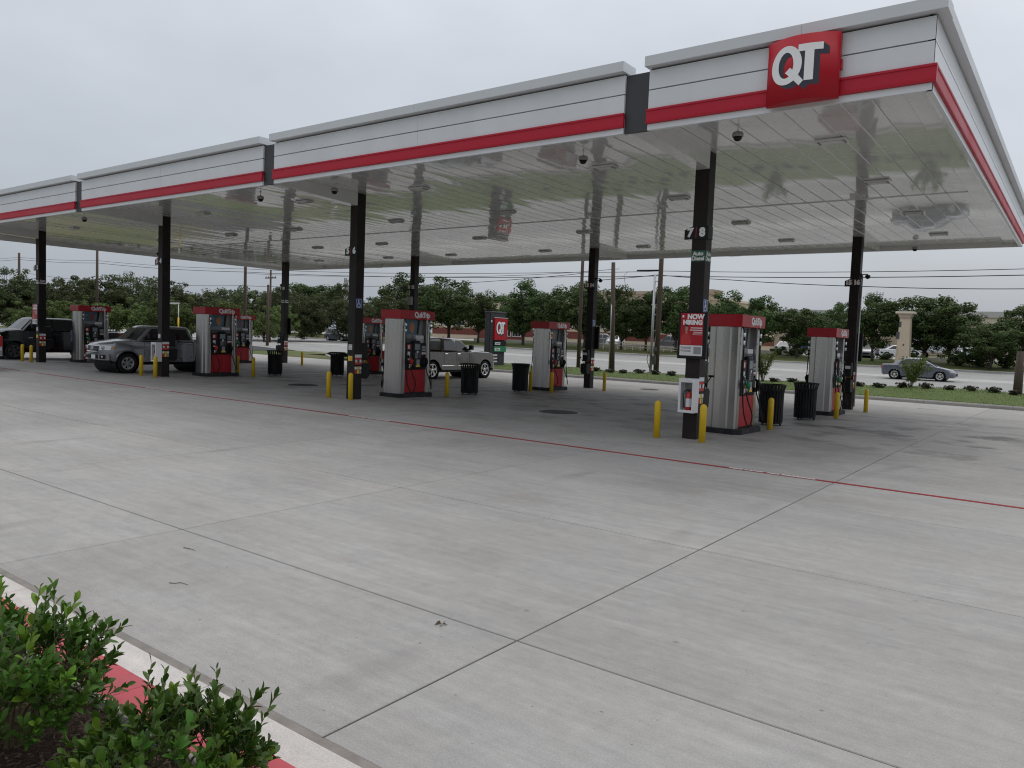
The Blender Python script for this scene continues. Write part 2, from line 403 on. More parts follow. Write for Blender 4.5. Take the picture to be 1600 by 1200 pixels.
# text planes: facing -Y (read from the camera side), facing +X, facing -X, lying on the ground
def face_mY(x, y, z): return Matrix.Translation((x, y, z)) @ Matrix.Rotation(pi / 2, 4, 'X')
def face_pX(x, y, z): return Matrix.Translation((x, y, z)) @ Matrix.Rotation(pi / 2, 4, 'Z') @ Matrix.Rotation(pi / 2, 4, 'X')
def face_mX(x, y, z): return Matrix.Translation((x, y, z)) @ Matrix.Rotation(-pi / 2, 4, 'Z') @ Matrix.Rotation(pi / 2, 4, 'X')

# ------------------------------------------------------------------ terrain
def pl(t, pts):
    for (a, za), (b, zb) in zip(pts, pts[1:]):
        if t <= b: return za + (zb - za) * min(max((t - a) / (b - a), 0), 1)
    return pts[-1][1]
def sm(a, b, t):
    t = min(max((t - a) / (b - a), 0), 1); return t * t * (3 - 2 * t)
def terr(x, y):
    return pl(y, [(1.1, 0), (20.4, -.164), (28.5, -.1), (62, .38), (70, 1.0), (400, 1.5)]) + sm(46, 78, -x) * (1 - sm(20, 45, y))
def lotz(y): return -.0085 * max(0, y - 1.1)
def struct(o): o['kind'] = 'structure'; return o
def sheet(name, xs, ys, zf, m, parent=None):
    b = B(); g = [[b.bm.verts.new((x, y, zf(x, y))) for x in xs] for y in ys]
    for j in range(len(ys) - 1):
        for i in range(len(xs) - 1): b._f([g[j][i], g[j][i + 1], g[j + 1][i + 1], g[j + 1][i]], True)
    return b.build(name, m, parent)
def rng(a, b, n): return [a + (b - a) * i / n for i in range(n + 1)]
XS = [-900, -400, -220, -150, -120] + rng(-100, -46, 18) + [-45.2, -45] + rng(-40, 20, 12) + [20.2, 30, 60, 120, 300, 900]
YS = [-300, -120, -60, -30, -13.2, -13] + rng(-10, 20, 8) + [20.5, 20.7, 24, 28.4, 28.6, 34, 40, 46, 52, 58, 61.8, 62.2, 64, 66, 68, 70, 75, 90, 120, 200, 400, 1200]
def gz(x, y):
    z = terr(x, y)
    if -45.1 < x < 20.1 and y < 20.6: return z - .4
    if y < -13.1: return -.02
    return z - (.25 if 28.5 <= y <= 61.9 else 0)
ground = struct(sheet('ground', XS, YS, gz, M_field))
RX = [-400, -220, -150, -110] + rng(-90, 20, 22) + [60, 120, 300, 600]
struct(sheet('road', RX, [28.45, 34, 40, 44.5], lambda x, y: terr(x, y) - .03, M_road))
struct(sheet('far_carriageway', RX, [47.6, 52, 57, 61.85], lambda x, y: terr(x, y) - .03, M_road))
struct(sheet('median_lane', RX, [44.5, 47.6], lambda x, y: terr(x, y) - .026, M_lot))
b = B()
for yy, dash in ((29.2, 0), (32.8, 1), (36.6, 1), (44.3, 0), (47.8, 0), (51.4, 1), (55.2, 1), (61.2, 0)):
    for k in range(-60, 14):
        x0 = k * 6.0
        x1 = x0 + (2.6 if dash else 6.0)
        b.poly([(x0, yy - .07, terr(x0, yy) - .02), (x1, yy - .07, terr(x1, yy) - .02), (x1, yy + .07, terr(x1, yy) - .02), (x0, yy + .07, terr(x0, yy) - .02)])
struct(b.build('lane_markings', M_lane))
struct(sheet('side_street', [-62, -56, -50], [-60, -20, 0, 8, 16, 22, 28.4], lambda x, y: terr(x, y) + .03, M_asph))
struct(sheet('far_verge', RX, [62.15, 64, 66, 68, 70], lambda x, y: terr(x, y) + .06, M_verge))
struct(sheet('parking_lot', [-140, -100, -70, -40, -10, 20, 80], [70, 74, 80, 90, 108], lambda x, y: terr(x, y) + .03, M_lot))
def kerb_run(name, pts, w, h, m, zf, parent=None, join=3.05):
    """kerb stones along a polyline, each its own piece with a hair joint"""
    b = None; n = 0
    for (xa, ya), (xb, yb) in zip(pts, pts[1:]):
        Lg = math.hypot(xb - xa, yb - ya); k = max(1, round(Lg / join)); dx, dy = (xb - xa) / Lg, (yb - ya) / Lg
        for i in range(k):
            a0, a1 = Lg * i / k + .005, Lg * (i + 1) / k - .005
            b = B(); nx, ny = -dy, dx
            def P(t, o, z): x, y = xa + dx * t, ya + dy * t; return (x + nx * o, y + ny * o, zf(x, y) + z)
            pr = [(0, -.1), (0, h - .05), (.035, h), (w, h), (w, -.1)]
            A = [b.bm.verts.new(P(a0, o, z)) for o, z in pr]; C = [b.bm.verts.new(P(a1, o, z)) for o, z in pr]
            b._f(A); b._f(C[::-1])
            for q in range(5): b._f([A[q], A[(q + 1) % 5], C[(q + 1) % 5], C[q]])
            b.build('kerb_stone', m, parent)
K1 = thing('lot_kerb', '', ''); del K1['label']; del K1['category']; K1['kind'] = 'structure'
kerb_run('k', [(-44.6, 27.5), (-41.5, 24.6), (-37.5, 21.9), (-33, 20.5)], .16, .15, M_curb, lambda x, y: lotz(20.4), K1)
kerb_run('k', [(-33, 20.5), (19.9, 20.5)], .16, .15, M_curb, lambda x, y: lotz(20.4), K1)
K2 = bpy.data.objects.new('far_kerb', None); COL.objects.link(K2); K2['kind'] = 'structure'
kerb_run('k', [(-120, 61.9), (40, 61.9)], .2, .13, M_curb, lambda x, y: terr(x, y), K2, 5.5)
# grass strip: a low mound between forecourt and road
def mound(x, y):
    c = .12 + .20 * sm(-9, 2, x) + .03 * sin(x * .9) + .02 * sin(x * 2.3 + 1)
    e = sm(20.66, 24.3, y) * (1 - sm(25.5, 28.4, y))
    return -.03 + (c + .03) * e - .08 * sm(25.5, 28.4, y)
struct(sheet('grass_strip', rng(-36, 22, 116), [20.66, 20.9, 21.4, 22, 22.8, 23.6, 24.4, 25.2, 26, 26.8, 27.6, 28.4], mound, M_grass))
struct(sheet('corner_grass', [-44, -42, -40, -38, -36], [24.7, 25.5, 26.4, 27.4, 28.4], lambda x, y: mound(x, y) + .01, M_grass))
b = B(); b.use(M_blade)
for i in range(26000):
    x = random.uniform(-36, 9); y = random.uniform(20.7, 27.6) if random.random() < .8 else random.uniform(20.68, 21.0)
    z = mound(x, y) - .01; a = random.uniform(0, 6.28); h = random.uniform(.025, .065); w = .016
    dx, dy = cos(a) * w, sin(a) * w; lx, ly = random.uniform(-.04, .04), random.uniform(-.04, .04)
    b.poly([(x - dx, y - dy, z), (x + dx, y + dy, z), (x + lx, y + ly, z + h)])
g = b.build('grass'); g['kind'] = 'stuff'; g['label'] = 'short green grass on the strip beside the road'

# ------------------------------------------------------------------ forecourt of jointed concrete slabs
fore = bpy.data.objects.new('forecourt', None); COL.objects.link(fore); fore['kind'] = 'structure'
XB = [3.6 + 4.05 * k for k in range(-12, 5)]
YB = [-12.63, -11.02, -8.05, -5.0, -1.95, 1.1, 4.15, 7.2, 10.25, 13.3, 16.35, 20.5]
cache = {}
for j in range(len(YB) - 1):
    w, h = 4.05, YB[j + 1] - YB[j]
    key = round(h, 2)
    if key not in cache:
        b = B(); gp = .0065
        b.use(M_conc); b.box(gp, w - gp, gp, h - gp, -.16, 0, .005, 1)
        b.use(M_joint)
        for f_ in b.bm.faces:
            if f_.calc_center_median().z < -.004: f_.material_index = 1
        cache[key] = b.mesh('concrete_slab')
    for i in range(len(XB) - 1):
        o = link('concrete_slab', cache[key], fore, (XB[i], YB[j], lotz(YB[j]) + random.uniform(-.0015, .0015)))
        if YB[j] > 1: o.rotation_euler = (-.0085, 0, 0)
sheet('joint_bed', [-45, 20], [-12.66, 1.1, 20.5], lambda x, y: lotz(y) - .006, M_joint, fore)
b = B(); b.box(-45, 20, -12.675, -12.6245, -.05, -.0025); struct(b.build('sealed_joint', M_seal))
gut = bpy.data.objects.new('gutter', None); COL.objects.link(gut); gut['kind'] = 'structure'
krb = bpy.data.objects.new('red_kerb', None); COL.objects.link(krb); krb['kind'] = 'structure'
b = B(); b.box(.004, 2.376, -12.955, -12.676, -.15, .001, .004, 1); gme = b.mesh('gutter_slab'); gme.materials.append(M_gut)
b = B(); b.use(M_redpaint)
prof = [(-12.955, -.1), (-12.955, .03), (-12.965, .075), (-12.99, .11), (-13.03, .126), (-13.10, .132), (-13.24, .134)]
for (y0, z0), (y1, z1) in zip(prof, prof[1:]): b.poly([(.002, y0, z0), (2.378, y0, z0), (2.378, y1, z1), (.002, y1, z1)], True)
b.use(M_curb)
prof2 = [(-13.24, .134), (-13.256, .13), (-13.262, .12), (-13.262, -.1)]
for (y0, z0), (y1, z1) in zip(prof2, prof2[1:]): b.poly([(.002, y0, z0), (2.378, y0, z0), (2.378, y1, z1), (.002, y1, z1)], True)
bmesh.ops.remove_doubles(b.bm, verts=b.bm.verts[:], dist=1e-5)
b.use(M_redpaint); pp = prof + prof2[1:]
b.poly([(.002, y, z) for y, z in pp]); b.poly([(2.378, y, z) for y, z in pp[::-1]])
kme = b.mesh('kerb_stone')
for k in range(-19, 9):
    link('gutter_slab', gme, gut, (.32 + 2.38 * k, 0, 0)); link('kerb_stone', kme, krb, (.32 + 2.38 * k, 0, 0))
struct(sheet('mulch_bed', [-45, 0] + rng(.4, 5, 46) + [20], [-14.9] + rng(-14.6, -13.264, 24), lambda x, y: .075 + .02 * sin(x * 9 + y * 7) * sin(x * 5.3 - y * 8), M_mulch))
b = B(); b.box(-45, 20, -19.5, -14.9, -.1, .12); struct(b.build('walkway', M_gut))
b = B(); b.use(M_chip)
for i in range(6500):
    x, y = random.uniform(.3, 4.8), random.uniform(-14.4, -13.28); z = .085 + random.random() * .03
    a = random.uniform(0, 6.28); l = random.uniform(.006, .026); w = random.uniform(.0025, .006); t = random.uniform(-.4, .4)
    u = Vector((cos(a) * l, sin(a) * l, t * l)); q = Vector((-sin(a) * w, cos(a) * w, random.uniform(-.4, .4) * w)); c = Vector((x, y, z))
    b.poly([c - u - q, c + u - q * .6, c + u + q * .8, c - u + q])
g = b.build('mulch_chips'); g['kind'] = 'stuff'; g['label'] = 'brown wood mulch chips in the planting bed'
# red fire-lane line with white stencilled words
b = B(); b.box(-34, 20, -3.11, -3.02, -.02, .004); struct(b.build('fire_lane_line', M_redline))
tm = text_mesh('FIRE LANE  NO PARKING', .12, .004)
b = B()
for x in (2.66, -6.45, -15.6, -24.7):
    b.mesh_in(tm, Matrix.Translation((x, -3.066, .008)))
struct(b.build('lane_lettering', M_whitemark))
# manholes (tank fill lids) and small drain lids
def manhole(x, y, r, label, m):
    z = lotz(y)
    t = thing('manhole', label, 'manhole cover', (x, y, z), 0, 'round lids set in the forecourt')
    b = B(); b.lathe([(r * .86, -.01), (r * .86, .004), (r, .004), (r, -.01)], (0, 0, 0), 'z', 28, False, False); b.build('frame', M_curb, t)
    b = B(); b.lathe([(r * .85, -.01), (r * .85, .008), (r * .82, .011), (.01, .011)], (0, 0, 0), 'z', 28, False, False)
    for i in range(-4, 5):
        h = (1 - (i / 5) ** 2) ** .5 * r * .75
        b.box(i * r * .18 - .012, i * r * .18 + .012, -h, h, .0115, .016)
    b.build('lid', m, t)
manhole(-4.77, 2.2, .62, 'large dark round manhole cover under the canopy near the fire extinguisher column', M_iron)
manhole(-15.4, 2.1, .62, 'large dark round manhole cover on the concrete near the accessible sign column', M_iron)
manhole(1.9, 16.9, .40, 'pale round manhole lid beyond the rear right pump', M_curb)
manhole(-1.2, 17.6, .45, 'dark round manhole lid near the grass strip, behind the rear right column', M_iron)
manhole(-8.6, 15.2, .5, 'dark round manhole lid on the open concrete beyond the rear middle column', M_iron)
# twigs lying on the forecourt
for i, (x, y, a, bend, lab) in enumerate(((.95, -11.93, .2, .9, 'bent dry twig on the concrete near the planting bed'), (.15, -11.35, .1, .15, 'straight dry twig on the concrete near the slab joint at left'), (2.55, -12.82, .6, .2, 'small dry twig lying in the pale gutter'))):
    b = B(); p = [(0, 0, .006), (.05, .012 * bend, .008), (.075, .05 * bend, .008), (.15, .045 * bend, .005)]
    b.tube([(x + cos(a) * u - sin(a) * v, y + sin(a) * u + cos(a) * v, z) for u, v, z in p], [.003, .003, .0025, .0015], 5)
    tag(b.build('twig', M_bark), lab, 'twig', 'twigs on the forecourt')
for i, (x, y) in enumerate(((3.05, -11.15),)):
    b = B()
    for k in range(5):
        a = k * 1.3; b.poly([(x, y, .004), (x + .03 * cos(a), y + .03 * sin(a), .02), (x + .05 * cos(a + .4), y + .05 * sin(a + .4), .006)])
    tag(b.build('dead_leaf', M_chip), 'crumpled dead leaf on the concrete near the slab joint crossing', 'leaf')

# ------------------------------------------------------------------ canopy
A_, Bc = 10.42, 13.1
CX = [0, -A_, -2 * A_, -3 * A_]
X0, X1, Y0, Y1, ZS, ZB = -35.2, 4.52, -2.98, 15.9, 5.85, 5.60
canopy = thing('canopy', 'long white fuel canopy with red band and glossy panelled ceiling on dark columns', 'canopy', (0, 0, 0))
b = B(); b.box(X0 + .3, X1 - .3, Y0 + .3, Y1 - .3, ZS + .06, 6.45); b.build('roof_deck', M_coping, canopy)
# ceiling panels: pans .46 m wide with a faint crown and dents, dark seam between
def pan(L, seed):
    r = random.Random(seed); b = B(); w = .452; us = [-1, -.94, -.6, -.2, .2, .6, .94, 1]; nx, ny = 7, 22
    ph = [r.uniform(0, 6.28) for _ in range(4)]; cr = r.uniform(-.0004, .0017); tl = r.uniform(-.0024, .0024)
    g = []
    for j in range(ny + 1):
        row = []
        for i in range(nx + 1):
            u = us[i]; y = L * j / ny
            z = -cr * (1 - u * u) + tl * u + .0006 * sin(y * 1.3 + ph[0]) * (1 - u * u) + .0005 * u * sin(y * .9 + ph[1]) + .0003 * sin(y * 3.1 + ph[2])
            if i in (0, nx): z += .007
            row.append(b.bm.verts.new((.004 + (u + 1) / 2 * w, y, z)))
        g.append(row)
    for j in range(ny):
        for i in range(nx): b._f([g[j][i], g[j + 1][i], g[j + 1][i + 1], g[j][i + 1]], True)
    for i in (0, nx):                                   # turned-up edges of the pan
        for j in range(ny):
            p, q = g[j][i].co, g[j + 1][i].co
            b.poly([p, q, q + Vector((0, 0, .02)), p + Vector((0, 0, .02))])
    me = bpy.data.meshes.new('ceiling_panel'); b.bm.to_mesh(me); b.bm.free(); me.materials.append(M_soffit); me.set_sharp_from_angle(angle=radians(12)); return me
YM = 5.95
def zc(y): return ZS - .012 * (min(max(y, Y0), YM) - 0)
pf = [pan(YM - .012 - (Y0 + .11), s) for s in range(7)]; prr = [pan(Y1 - .08 - (YM + .012), s + 20) for s in range(7)]
n = 86
for k in range(n):
    x = X1 - .06 - .46 * (k + 1)
    # the front half falls 12 mm in the metre towards the drain seam, the rear half runs level
    o = link('ceiling_panel', pf[(k * 3 + k // 5) % 7], canopy, (x, Y0 + .11, zc(Y0 + .11))); o.rotation_euler = (-.012, 0, 0)
    link('ceiling_panel', prr[(k * 5 + k // 4) % 7], canopy, (x, YM + .012, zc(YM)))
b = B(); b.prism([(YM - .04, zc(YM) + .004), (YM - .03, zc(YM) - .016), (YM + .03, zc(YM) - .016), (YM + .04, zc(YM) + .004)], 'x', X0 + .06, X1 - .06); b.build('ceiling_seam', M_white, canopy)
b = B(); b.box(X0 + .06, X1 - .06, Y0 + .10, Y1 - .10, ZS + .045, ZS + .055); b.build('ceiling_backing', M_shadowgap, canopy)
b = B()
for ya, yb in ((Y0 + .11, YM), (YM, Y1 - .11)): b.prism([(ya, zc(ya) - .05), (yb, zc(yb) - .05), (yb, zc(yb) + .01), (ya, zc(ya) + .01)], 'x', X1 - .50, X1 - .11)
b.build('ceiling_trim', M_soffit, canopy)
# fascia
def fas(name, axis, out, a, c, prof, m):
    """profile (offset outward, z) run along axis from a to c on the side whose outer plane is out=(coord, sign)"""
    o, sg = out
    pts = [(o + sg * u, z) for u, z in prof]
    b = B()
    if axis == 'x': b.prism(pts, 'x', a, c)
    else: b.prism(pts, 'y', a, c)
    return b.build(name, m, canopy)
def R(u0, u1, z0, z1): return [(u0, z0), (u1, z0), (u1, z1), (u0, z1)]
P_RED = [(-.02, 5.70), (.045, 5.703), (.05, 5.735), (.036, 5.742), (.036, 5.905), (.05, 5.912), (.05, 5.945), (-.02, 5.947)]
def side(axis, out, secs, ends, c0=0):
    for (a, c), (ea, ec) in zip(secs, ends):
        fas('bottom_trim', axis, out, a, c, R(-.06, 0, ZB, 5.698), M_white)
        fas('red_band', axis, out, a - (.015 if ea else 0), c + (.05 if ec == 2 else .015 if ec else 0), P_RED, M_red)
        mids = [a, (a + c) / 2, c] if c - a > 8 else [a, c]
        for q, (s, e2) in enumerate(zip(mids, mids[1:])):
            s2, e3 = s + (.003 if q else 0), e2 - (.003 if q < len(mids) - 2 else 0)
            fas('fascia_panel', axis, out, s2, e3, R(-.05, 0, 5.955, 6.265), M_white)
            fas('fascia_panel', axis, out, s2, e3, R(-.05, 0, 6.285, 6.60), M_white)
        fas('shade_backing', axis, out, a + .01, c - .01, R(-.09, -.055, 5.94, 6.63), M_shadowgap)  # black strip paints the shade under the coping, and backs the panel joint
        fas('inner_trim', axis, out, a + .065, c - .065, R(-.10, -.062, ZB + .004, ZS + .03), M_soffit)
        cm_ = [a + (c0 if a < 0 else 0)] + [a + (c - a) * t for t in ((.5,) if c - a > 8 else (.59,))] + [c + (.15 if ec == 2 else 0)]
        for q, (s, e2) in enumerate(zip(cm_, cm_[1:])):
            fas('coping', axis, out, s + (.002 if q else -.03 if ea == 1 else 0), e2 - (.002 if q == 0 else -.03 if ec == 1 else 0), R(-.32, .14, 6.632, 6.80), M_coping)
secs = []; xs = [X0]
for cx in CX[::-1]: xs += [cx - .29, cx + .18]
xs.append(X1)
secs = [(xs[i], xs[i + 1]) for i in range(0, len(xs), 2)]
side('x', (Y0, -1), secs, [(0, 1)] + [(1, 1)] * 3 + [(1, 2)])
side('y', (X1, 1), [(Y0 + .001, (Y0 + Y1) / 2), ((Y0 + Y1) / 2 + .006, Y1)], [(0, 0), (0, 0)], .322)
side('x', (Y1, 1), [(X0, X1)], [(0, 0)])
side('y', (X0, -1), [(Y0, Y1)], [(0, 0)])
for cx in CX:
    b = B(); b.box(cx - .286, cx + .176, Y0 + .045, Y0 + .09, ZB + .003, 6.60); b.build('gap_panel', M_gap, canopy)
    # white boxed beams from the columns out to the front and the rear edge
    b = B(); b.prism([(Y0 + .105, 5.604), (-.16, 5.50), (-.16, ZS + .02), (Y0 + .105, ZS + .02)], 'x', cx - .15, cx + .15); b.build('beam_cover', M_soffit, canopy)
    b = B(); b.prism([(Bc + .16, 5.50), (Y1 - .105, 5.604), (Y1 - .105, ZS + .02), (Bc + .16, ZS + .02)], 'x', cx - .15, cx + .15); b.build('beam_cover', M_soffit, canopy)
for x in (-5.33, -15.9, -26.3):
    b = B(); b.box(x - .24, x + .24, Y1 - .16, Y1 - .065, ZB - .02, ZS - .04, .01, 1); b.build('drain_box', M_soffit, canopy)

# QT mark
def qt_parts(f, root, back, front, d=.012):
    """f(u,w,off) maps the unit square of the sign face to space"""
    def letters(du, dw, off, b):
        n = 40
        o = [(.31 + .226 * cos(2 * pi * k / n) + du, .56 + .30 * sin(2 * pi * k / n) + dw) for k in range(n)]
        i_ = [(.307 + .112 * cos(2 * pi * k / n) + du, .56 + .20 * sin(2 * pi * k / n) + dw) for k in range(n)]
        for k in range(n): b.poly([f(*o[k], off), f(*o[(k + 1) % n], off), f(*i_[(k + 1) % n], off), f(*i_[k], off)])
        q = [(.372, .513), (.30, .446), (.36, .385), (.508, .215), (.567, .284), (.492, .384)]
        c = (.44, .38)
        for k in range(6): b.poly([f(q[k][0] + du, q[k][1] + dw, off + d * .12), f(q[(k + 1) % 6][0] + du, q[(k + 1) % 6][1] + dw, off + d * .12), f(c[0] + du, c[1] + dw, off + d * .12)])
        us = [.478 + (.803 - .478) * k / 8 for k in range(9)]
        for s, e2 in zip(us, us[1:]): b.poly([f(s + du, .737 + dw, off), f(e2 + du, .737 + dw, off), f(e2 + du, .845 + dw, off), f(s + du, .845 + dw, off)])
        us = [.572 + (.692 - .572) * k / 3 for k in range(4)]
        for s, e2 in zip(us, us[1:]): b.poly([f(s + du, .282 + dw, off), f(e2 + du, .282 + dw, off), f(e2 + du, .737 + dw, off), f(s + du, .737 + dw, off)])
    b = B()
    for k in range(10): letters(.075 * (k + 1) / 10, -.07 * (k + 1) / 10, d * (.5 - k * .03), b)
    b.build('letter_shadow', back, root)
    b = B(); letters(0, 0, d, b)
    b.build('lettering', front, root)
sx0, sx1, sz0, sz1 = 2.27, 3.32, 5.64, 6.58
sg = thing('canopy_sign', 'square red sign with curved face and white QT letters on the canopy corner', 'sign')
def ff(u, w, off): return (sx0 + (sx1 - sx0) * u, -3.13 - .17 * (1 - (2 * u - 1) ** 2) - off, sz0 + (sz1 - sz0) * w)
b = B(); n = 20
fr = [[ff(k / n, w, 0) for k in range(n + 1)] for w in (0, 1)]
bk = [[(p[0], -3.06, p[2]) for p in r] for r in fr]
for k in range(n):
    b.poly([fr[0][k], fr[0][k + 1], fr[1][k + 1], fr[1][k]], True); b.poly([bk[0][k + 1], bk[0][k], bk[1][k], bk[1][k + 1]])
    b.poly([fr[0][k + 1], fr[0][k], bk[0][k], bk[0][k + 1]]); b.poly([fr[1][k], fr[1][k + 1], bk[1][k + 1], bk[1][k]])
for k in (0, n): b.poly([fr[0][k], fr[1][k], bk[1][k], bk[0][k]])
bmesh.ops.remove_doubles(b.bm, verts=b.bm.verts[:], dist=1e-5)
b.build('cabinet', M_signred, sg)
b = B()
for x in (sx0 + .1, sx1 - .1): b.box(x - .03, x + .03, -3.06, -2.99, sz0 + .06, sz1 - .1)
b.box(sx1 - .02, sx1 + .02, -3.09, -3.03, 6.05, 6.2)
b.build('bracket', M_red, sg)
qt_parts(ff, sg, M_navy, M_letter)

# ceiling lights
lt = thing('ceiling_light', 'x', 'light', (0, 0, 0))
b = B(); b.box(-.27, .27, -.15, .15, -.05, 0, .015, 1); b.build('housing', M_soffit, lt)
b = B(); b.box(-.20, .20, -.10, .10, -.062, -.051, .004, 1); b.build('lens', M_paper, lt)
b = B(); b.box(-.24, -.21, -.09, .09, -.068, -.051); b.box(.21, .24, -.09, .09, -.068, -.051); b.build('clip', M_grey, lt)
lx = [2.43, -2.4, -8.1, -12.9, -18.4, -22.7, -28.2, -32.5]; ly = [.05, 3.95, 8.5, 13.05]
cn = ['at the right end', 'left of the nearest column', 'right of the middle pump', 'left of the middle pump', 'right of the silver pickup', 'above the silver pickup', 'right of the black pickup', 'at the left end']
rn = ['frontmost row', 'second row from the front', 'third row from the front', 'rearmost row']
for i, x in enumerate(lx):
    for j, y in enumerate(ly):
        lab = 'flat ceiling light, %s, %s' % (rn[j], cn[i])
        if i == j == 0: lt.location = (x, y, zc(y) - .002); tag(lt, lab, 'light', 'lights in the canopy ceiling')
        else: dup(lt, (x, y, zc(y) - .002), 0, lab, 'lights in the canopy ceiling')
# dome cameras hanging from the ceiling
dc = thing('dome_camera', 'x', 'camera')
b = B(); b.tube([(0, 0, 0), (0, 0, -.13)], .012, 8); b.lathe([(.04, -.006), (.04, 0)], n=12); b.build('stem', M_white, dc)
b = B(); b.lathe([(.03, -.12), (.085, -.14), (.098, -.17), (.098, -.215), (.09, -.22)], n=18); b.build('hood', M_grey, dc)
b = B(); b.lathe([(.078, -.221), (.07, -.255), (.045, -.285), (.005, -.295)], n=16); b.build('dome', M_black, dc)
for i, (x, y, lab) in enumerate(((1.28, -1.66, 'grey dome camera hanging below the ceiling right of the extinguisher column'), (-2.08, -1.39, 'grey dome camera hanging below the canopy edge left of the charcoal gap'), (-9.83, -1.37, 'small dome camera beside the beam of the accessible sign column'), (-12.87, -1.52, 'small dome camera at the canopy edge left of the accessible sign column'), (-23.34, -1.69, 'small dome camera at the canopy edge above the silver pickup'), (-33.4, -1.6, 'small dome camera at the canopy edge above the black pickup'), (1.4, 15.2, 'small dome camera near the rear edge of the ceiling, right of the rear right column'))):
    if i == 0: dc.location = (x, y, zc(y)); tag(dc, lab, 'camera', 'dome cameras under the canopy')
    else: dup(dc, (x, y, zc(y)), 0, lab, 'dome cameras under the canopy')

# ------------------------------------------------------------------ columns and what hangs on them
cname = {0: 'front', 1: 'rear'}
cols = []
for r in (0, 1):
    for i, cx in enumerate(CX):
        a, c2 = ((7, 8), (5, 6), (3, 4), (1, 2))[i] if r == 0 else ((15, 16), (13, 14), (11, 12), (9, 10))[i]
        y = 0 if r == 0 else Bc
        cols.append((cx, y, a, c2, r))
CD = {(0, 0): 'column with the hiring poster nearest the camera', (1, 0): 'front column left of the middle pump', (2, 0): 'front column beside the silver pickup', (3, 0): 'leftmost column beside the black pickup',
      (0, 1): 'rear right column beside the steel conduit', (1, 1): 'rear column near the leaning wooden pole', (2, 1): 'rear column behind the middle pump', (3, 1): 'rear left column before the broad oak'}
def cdesc(cx, r): return CD[(round(-cx / A_), r)]
txt_cache = {}
def tmesh(s, size, bold=0, space=1):
    k = (s, size, bold, space)
    if k not in txt_cache: txt_cache[k] = text_mesh(s, size, bold, 0, space)
    return txt_cache[k]
h = .1525
def plate_row(b, cells, x0, z0, w, hh, f):
    for i, m in enumerate(cells):
        b.use(m); b.poly([f(x0 + w * i, z0), f(x0 + w * (i + .86), z0), f(x0 + w * (i + .86), z0 + hh), f(x0 + w * i, z0 + hh)])
